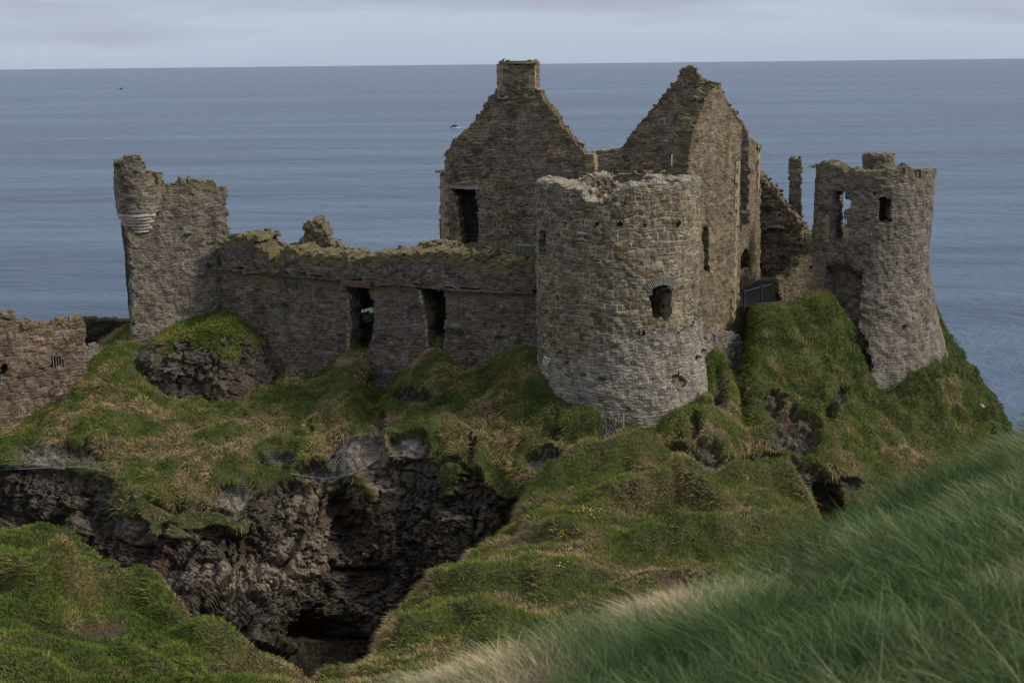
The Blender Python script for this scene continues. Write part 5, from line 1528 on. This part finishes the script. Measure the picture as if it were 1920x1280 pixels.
head_grass('wall_grass', lt, [(296, 350), (330, 349), (370, 344), (400, 347), (424, 359)], 0.9, 900, 402, .14)
head_grass('wall_grass', rt, [(1512, 314), (1536, 308), (1580, 312)], 0.8, 900, 403, .16, .6)
head_grass('wall_grass', st, [(776, 462), (836, 462)], 0.7, 10, 404, .12)
head_grass('wall_grass', g1, [(833, 291), (870, 248), (900, 213), (931, 172)], 0.8, 260, 405, .14, .45)
head_grass('wall_grass', g1, [(1014, 171), (1040, 213), (1074, 263), (1104, 297)], 0.8, 320, 406, .14, .45)
head_grass('wall_grass', g2, [(1306, 140), (1332, 158), (1362, 192), (1392, 238)], 0.8, 420, 407, .15, .45)
head_grass('wall_grass', bk, [(1424, 330), (1446, 354), (1476, 394), (1502, 442)], 0.8, 420, 408, .18, .5)

# ================================================================== rockfall netting draped on the slope
def cast(px, py, off=0.0):
    d = ray(px, py); d = d / np.linalg.norm(d)
    h = head_bvh.ray_cast(Vector(EYE), Vector(d))
    if h[0] is None: return None
    return np.array(h[0]) - d * off

NETS = [
 ('torn galvanised wire netting hanging along the rock edge at far left', [(-10, 884), (-10, 866), (30, 862), (62, 842), (78, 826), (96, 830), (104, 848), (140, 856), (186, 866), (204, 888), (160, 880), (60, 880)], [(-10, 884), (60, 881), (130, 877), (180, 880), (204, 889)]),
 ('small scrap of wire netting on bare rock left of the largest net', [(488, 842), (520, 838), (552, 840), (560, 862), (540, 876), (505, 878)], None),
 ('large sheet of wire netting sagging on a cable above the cliff hollow', [(548, 890), (585, 882), (618, 862), (640, 836), (642, 818), (668, 808), (694, 810), (698, 776), (722, 774), (728, 800), (730, 832), (712, 856), (690, 872), (660, 890), (620, 899), (580, 895)], [(545, 890), (580, 897), (620, 901), (660, 892), (695, 872), (722, 852)]),
 ('square piece of wire netting on rock beneath the masonry pier', [(736, 830), (760, 824), (794, 814), (796, 848), (770, 856), (738, 858)], [(730, 858), (795, 854)]),
 ('jagged wire netting just above the crest of the grassy mound', [(984, 866), (1010, 860), (1026, 838), (1042, 836), (1046, 862), (1058, 838), (1074, 838), (1096, 864), (1090, 880), (1050, 892), (990, 892)], None),
 ('upright strip of wire netting under the foot of the round tower', [(1122, 866), (1126, 830), (1134, 796), (1150, 788), (1162, 776), (1172, 772), (1174, 866)], [(1169, 772), (1172, 868)]),
 ('pale ragged wire netting low on the cliff at the grass edge', [(396, 944), (410, 924), (440, 902), (452, 884), (462, 884), (468, 912), (486, 926), (462, 944), (405, 956)], None),
]
for (lab, poly, cable) in NETS:
    xs = [p[0] for p in poly]; ys = [p[1] for p in poly]
    cx, cy = sum(xs) / len(xs), sum(ys) / len(ys)
    base = cast(cx, cy, .1)
    if base is None: base = at(cx, cy, 48)
    net = thing('rockfall_netting', base, lab, 'netting', 'wire nets pinned over the crumbling slope')
    sx = 5.4; sy = 5.0
    V = {}; E = []
    # honeycomb: two points per cell
    for r in range(int((max(ys) - min(ys)) / sy) + 2):
        for q in range(int((max(xs) - min(xs)) / sx) + 2):
            x = min(xs) + q * sx + (sx / 2 if r % 2 else 0); y = min(ys) + r * sy
            V[(r, q, 0)] = (x, y); V[(r, q, 1)] = (x, y + sy * .45)
            E.append(((r, q, 0), (r, q, 1)))
            dq = 1 if r % 2 else 0
            E.append(((r, q, 1), (r + 1, q - 1 + dq, 0))); E.append(((r, q, 1), (r + 1, q + dq, 0)))
    W3 = {}
    for k, (x, y) in V.items():
        if inpoly(np.array([x]), np.array([y]), poly)[0]:
            h = cast(x, y)
            if h is not None: W3[k] = h
    nbr = {}
    E = [(a, b_) for a, b_ in E if a in W3 and b_ in W3]
    for a, b_ in E: nbr.setdefault(a, []).append(b_); nbr.setdefault(b_, []).append(a)
    for it in range(4):                                # pull the net taut
        W3 = {k: (p if k not in nbr else p * .5 + .5 * np.mean([W3[j] for j in nbr[k]], 0)) for k, p in W3.items()}
    W3 = {k: p + (EYE - p) / np.linalg.norm(EYE - p) * .15 for k, p in W3.items()}
    mb = MB()
    for a, b_ in E:
        if np.linalg.norm(W3[a] - W3[b_]) < .7: mb.tube([W3[a], W3[b_]], .0058, 4)
    mb.build('mesh', MAT['wire'], net)
    if cable:
        pts = []
        for (x0, y0), (x1, y1) in zip(cable[:-1], cable[1:]):
            for t in (0, .34, .67): 
                h = cast(x0 + (x1 - x0) * t, y0 + (y1 - y0) * t - 3, .26)
                if h is not None: pts.append(h)
        for it in range(3):
            pts = [pts[0]] + [(pts[i - 1] + 2 * pts[i] + pts[i + 1]) / 4 for i in range(1, len(pts) - 1)] + [pts[-1]]
        mb = MB(); mb.tube(pts, .016, 6); mb.build('edge_cable', MAT['wire'], net)

# ================================================================== plants rooted in the walls
def leaf_clump(seed, r, n, lw, squash=.7):
    rng = np.random.default_rng(seed)
    mb = MB()
    for i in range(n):
        d = rng.normal(size=3); d /= np.linalg.norm(d); d[2] = abs(d[2]) * .8 + d[2] * .2
        p = d * r * rng.random() ** .4 * np.array([1, .7, squash])
        a = rng.normal(size=3); a /= np.linalg.norm(a); b_ = np.cross(a, rng.normal(size=3)); b_ /= np.linalg.norm(b_)
        l = lw * (1 + rng.random())
        mb.add([p - b_ * l * .35, p + a * l, p + b_ * l * .35, p - a * l * .6], [[0, 1, 2, 3]])
    return mb
def shift(mb, p): mb.v = [v + np.asarray(p) for v in mb.v]; return mb
PL = [(ring2, 1132, 707, .17, 'low green tuft growing on the front of the pale tower footing'), (ring2, 1311, 657, .14, 'upper green tuft near the right edge of the pale tower footing'), (ring2, 1301, 669, .15, 'lower green tuft near the right edge of the pale tower footing'),
      (ring2, 1068, 678, .12, 'small green tuft on the left of the pale tower footing'), (ring2, 1098, 700, .11, 'tiny green tuft just left of the largest tuft on the tower footing'),
      (cw, 862, 624, .22, 'green fern tuft on the curtain wall right of the second opening'), (cw, 936, 633, .20, 'green fern tuft low on the curtain wall near the round tower'), (cw, 944, 611, .10, 'tiny sprig on the curtain wall above the fern by the round tower'),
      (cw, 534, 572, .20, 'yellowish tuft on the curtain wall left of the first opening'), (lt, 351, 441, .20, 'bright green tuft high on the square tower face'), (lt, 392, 499, .15, 'green tuft below the small hole in the square tower'),
      (lt, 419, 572, .22, 'hanging brown green tuft in the corner of tower and curtain wall'), (lt, 432, 448, .22, 'dark green tuft on the broken right shoulder of the square tower'), (rt2, 1684, 606, .12, 'dark tuft in a putlog hole of the flared tower')]
for k, (sf, x, y, r, lab) in enumerate(PL):
    u_, z_ = sf.uz(x, y)
    p = sf.pos(np.array(u_), np.array(z_), -.06)
    o = shift(leaf_clump(500 + k, r, int(500 * r) + 20, .045), p).build('wall_plant', MAT['leaf'], loc=p)
    tag(o, lab, 'plant', 'tufts rooted in the castle walls')
# ivy dome with white flowers in the first opening
p = cw.pt(690, 603, .45)
ivy = thing('ivy_bush', p - np.array([0, 0, .5]), 'round ivy bush with white flowers on top inside the first opening', 'bush')
shift(leaf_clump(531, .48, 420, .06, .95), p).build('leaves', MAT['leaf'], ivy)
rng = np.random.default_rng(7)
mb = MB()
for i in range(46):
    q = p + np.array([rng.normal() * .22, rng.normal() * .15, .40 + rng.random() * .14])
    mb.box(q, [1, 0, 0], [0, 1, 0], UPV, .03, .02, .03, jit=.015)
mb.build('blossom', MAT['white'], ivy)
p = ring2.pos(*[np.array(q) for q in ring2.uz(1036, 676)], -.10)
pw = thing('flowering_plant', p, 'pale flowering tuft at the left foot of the round tower', 'plant')
shift(leaf_clump(532, .16, 60, .04), p).build('leaves', MAT['leaf'], pw)
mb = MB()
for i in range(30): mb.box(p + np.array([rng.normal() * .09, -.06 + rng.normal() * .04, .05 + rng.normal() * .10]), [1, 0, 0], [0, 1, 0], UPV, .022, .02, .022, jit=.01)
mb.build('blossom', MAT['white'], pw)

# ================================================================== flowers in the grass
mound_bvh = BVHTree.FromPolygons(mound.G.reshape(-1, 3).tolist(), mound.tris.tolist())
def cast_any(px, py):
    d = ray(px, py); d = d / np.linalg.norm(d)
    best = None
    for t in (mound_bvh, head_bvh):
        h = t.ray_cast(Vector(EYE), Vector(d))
        if h[0] is not None and (best is None or h[3] < best[1]): best = (np.array(h[0]), h[3])
    return None if best is None else best[0]
FL = [(1106, 968, .22, 20, 'largest clump of yellow flowers on top of the grassy mound'), (1078, 972, .16, 8, 'small yellow flower clump beside the largest one on the mound'), (1049, 1012, .14, 6, 'few yellow flowers on the upper left slope of the mound'),
      (1060, 1052, .14, 6, 'few yellow flowers midway down the mound slope'), (1050, 1076, .12, 6, 'lowest few yellow flowers on the mound slope'), (1216, 808, .22, 10, 'yellow flowers in the grass under the round tower foot'),
      (1278, 862, .20, 8, 'yellow flowers beside the crest of the grassy mound'), (1632, 757, .22, 9, 'yellow flowers below the flared tower'), (1398, 908, .14, 5, 'few yellow flowers on the second hump of the mound')]
for k, (x, y, r, n, lab) in enumerate(FL):
    p = cast_any(x, y)
    if p is None: continue
    t = thing('yellow_flowers', p, lab, 'flowers', 'yellow wild flowers in the grass')
    st_, bl = MB(), MB()
    for i in range(n):
        q = p + np.array([rng.normal() * r, rng.normal() * r, 0]); hh = .18 + .12 * rng.random()
        g = cast_any(*[float(v) for v in project(q)[:2]])
        if g is not None and np.linalg.norm(g - q) < 1.0: q = g
        st_.tube([q, q + np.array([.02, 0, hh])], .004, 4)
        e = q + np.array([.02, 0, hh])
        for a in range(5):
            an = a * 2 * math.pi / 5 + i
            dv = np.array([math.cos(an), math.sin(an), .25]); sv = np.array([-math.sin(an), math.cos(an), 0])
            bl.add([e, e + dv * .014 + sv * .009, e + dv * .026, e + dv * .014 - sv * .009], [[0, 1, 2, 3]])
    bl.build('blossom', MAT['yellow'], t)
p = cast_any(556, 716)
t = thing('white_flowers', p, 'scatter of tiny white flowers in the grass below the curtain wall', 'flowers')
st_, bl = MB(), MB()
for i in range(30):
    g = cast_any(556 + rng.normal() * 17, 716 + rng.normal() * 9)
    if g is None: continue
    e = g + np.array([0, -.05, .16 + .1 * rng.random()])
    st_.tube([g, e], .005, 4)
    bl.box(e, [1, 0, 0], [0, 1, 0], UPV, .014, .014, .010, jit=.005)
bl.build('blossom', MAT['white'], t)

# ================================================================== pale stones and boulders
def lump(seed, r, n=14, m=9, squash=.75):
    th = np.linspace(0, 2 * np.pi, n, endpoint=False); ph = np.linspace(0, np.pi, m)
    V = np.array([[math.sin(b_) * math.cos(a), math.sin(b_) * math.sin(a), math.cos(b_) * squash] for b_ in ph for a in th])
    V = V * (r * (1 + .42 * fbm(V * 1.3 + seed, 3, seed) + .2 * (voro(V * 1.8 + seed, seed)[2] - .5)))[:, None]
    F = [[i * n + k, i * n + (k + 1) % n, (i + 1) * n + (k + 1) % n, (i + 1) * n + k] for i in range(m - 1) for k in range(n)]
    mb = MB(); mb.add(V, F); return mb
for k, (x, y, r, lab) in enumerate([(684, 1038, .09, 'small white stone on the dark cliff face above the hollow'), (509, 1089, .10, 'small white stone on the pale streak of the cliff'), (634, 775, .12, 'pale stone at the edge of the grass above the big net'), (1840, 762, .16, 'pale stone on the seaward grass slope at far right'), (568, 798, .10, 'pale stone in the grass between two nets'), (805, 1060, .07, 'small pale stone where the mound grass meets the chasm')]):
    p = cast(x, y)
    if p is None: continue
    o = shift(lump(600 + k, r), p).build('stone', MAT['palestone'], smooth=True, loc=p)
    tag(o, lab, 'stone', 'pale stones on the cliff')

# ================================================================== out at sea
def sea_at(px, py):
    d = ray(px, py); return EYE + d * (-EYE[2] / d[2])
p = sea_at(852, 240)
sr = thing('sea_rock', p, 'small black rock breaking the sea surface left of the chimney gable', 'rock')
mb = shift(lump(640, 2.0, 20, 12, .62), p + np.array([0, 0, .5])); mb.v = [np.where(True, (v - p) * np.array([1.25, 1.2, 1]) + p, v) for v in mb.v]
mb.build('rock', MAT['searock'], sr, smooth=True)
mb = MB()
for k in range(26):
    a = rng.random() * 2 * math.pi; q = p + np.array([1.6 + rng.normal() * 2.0, -2.8 + rng.normal() * 1.3, .05 + .18 * rng.random()])
    mb.add(shift(lump(650 + k, .45 + .5 * rng.random(), 8, 5, .45), q).v[0], lump(650 + k, 1, 8, 5).f[0])
tag(mb.build('sea_foam', MAT['foam'], smooth=True), kind='stuff')
p = sea_at(227, 168)
bt_ = thing('fishing_boat', p, 'tiny dark boat far out on the open sea at upper left', 'boat')
mb = MB()
prof = [(-3.0, .9), (-2.0, 1.15), (0, 1.3), (1.6, 1.05), (3.2, .08)]
V = []
for (x, w) in prof:
    V += [[x, -w, 1.1 + .12 * max(x, 0)], [x, -w * .6, -.3], [x, w * .6, -.3], [x, w, 1.1 + .12 * max(x, 0)]]
F = []
for i in range(4):
    for k in range(3): F.append([i * 4 + k, i * 4 + k + 1, i * 4 + k + 5, i * 4 + k + 4])
    F.append([i * 4 + 3, i * 4, i * 4 + 4, i * 4 + 7])
F += [[0, 3, 2, 1], [16, 17, 18, 19]]
mb.add(np.array(V) + p, F); mb.build('hull', MAT['paint'], bt_)
mb = MB(); mb.box(p + np.array([-.6, 0, 2.0]), [1, 0, 0], [0, 1, 0], UPV, .9, .8, .95, jit=.05); mb.build('cabin', MAT['paint'], bt_)
mb = MB(); mb.tube([p + np.array([.6, 0, 1]), p + np.array([.6, 0, 5.2])], .07, 6); mb.build('mast', MAT['paint'], bt_)

# bird on the chimney
p = ch.pos(np.array(0.22), np.array(chz1 + .10), 0.3)
mb = MB()
ax = (np.append(ch.t, 0) * .9 + np.array([0, -.2, 0])) * .7
pts = [p + ax * -.20 + UPV * .02, p + ax * -.10 + UPV * .05, p + UPV * .07, p + ax * .08 + UPV * .105, p + ax * .10 + UPV * .145, p + ax * .14 + UPV * .15, p + ax * .19 + UPV * .145]
mb.tube(pts, [.009, .032, .046, .036, .030, .018, .004], 8)
for s_ in (-1, 1): mb.tube([p + np.array([0, s_ * .02, .05]), p + np.array([0.01, s_ * .02, -.05])], .004, 4)
tag(mb.build('bird', MAT['feather'], smooth=True, loc=p), 'dark bird perched on the left edge of the chimney top', 'bird')
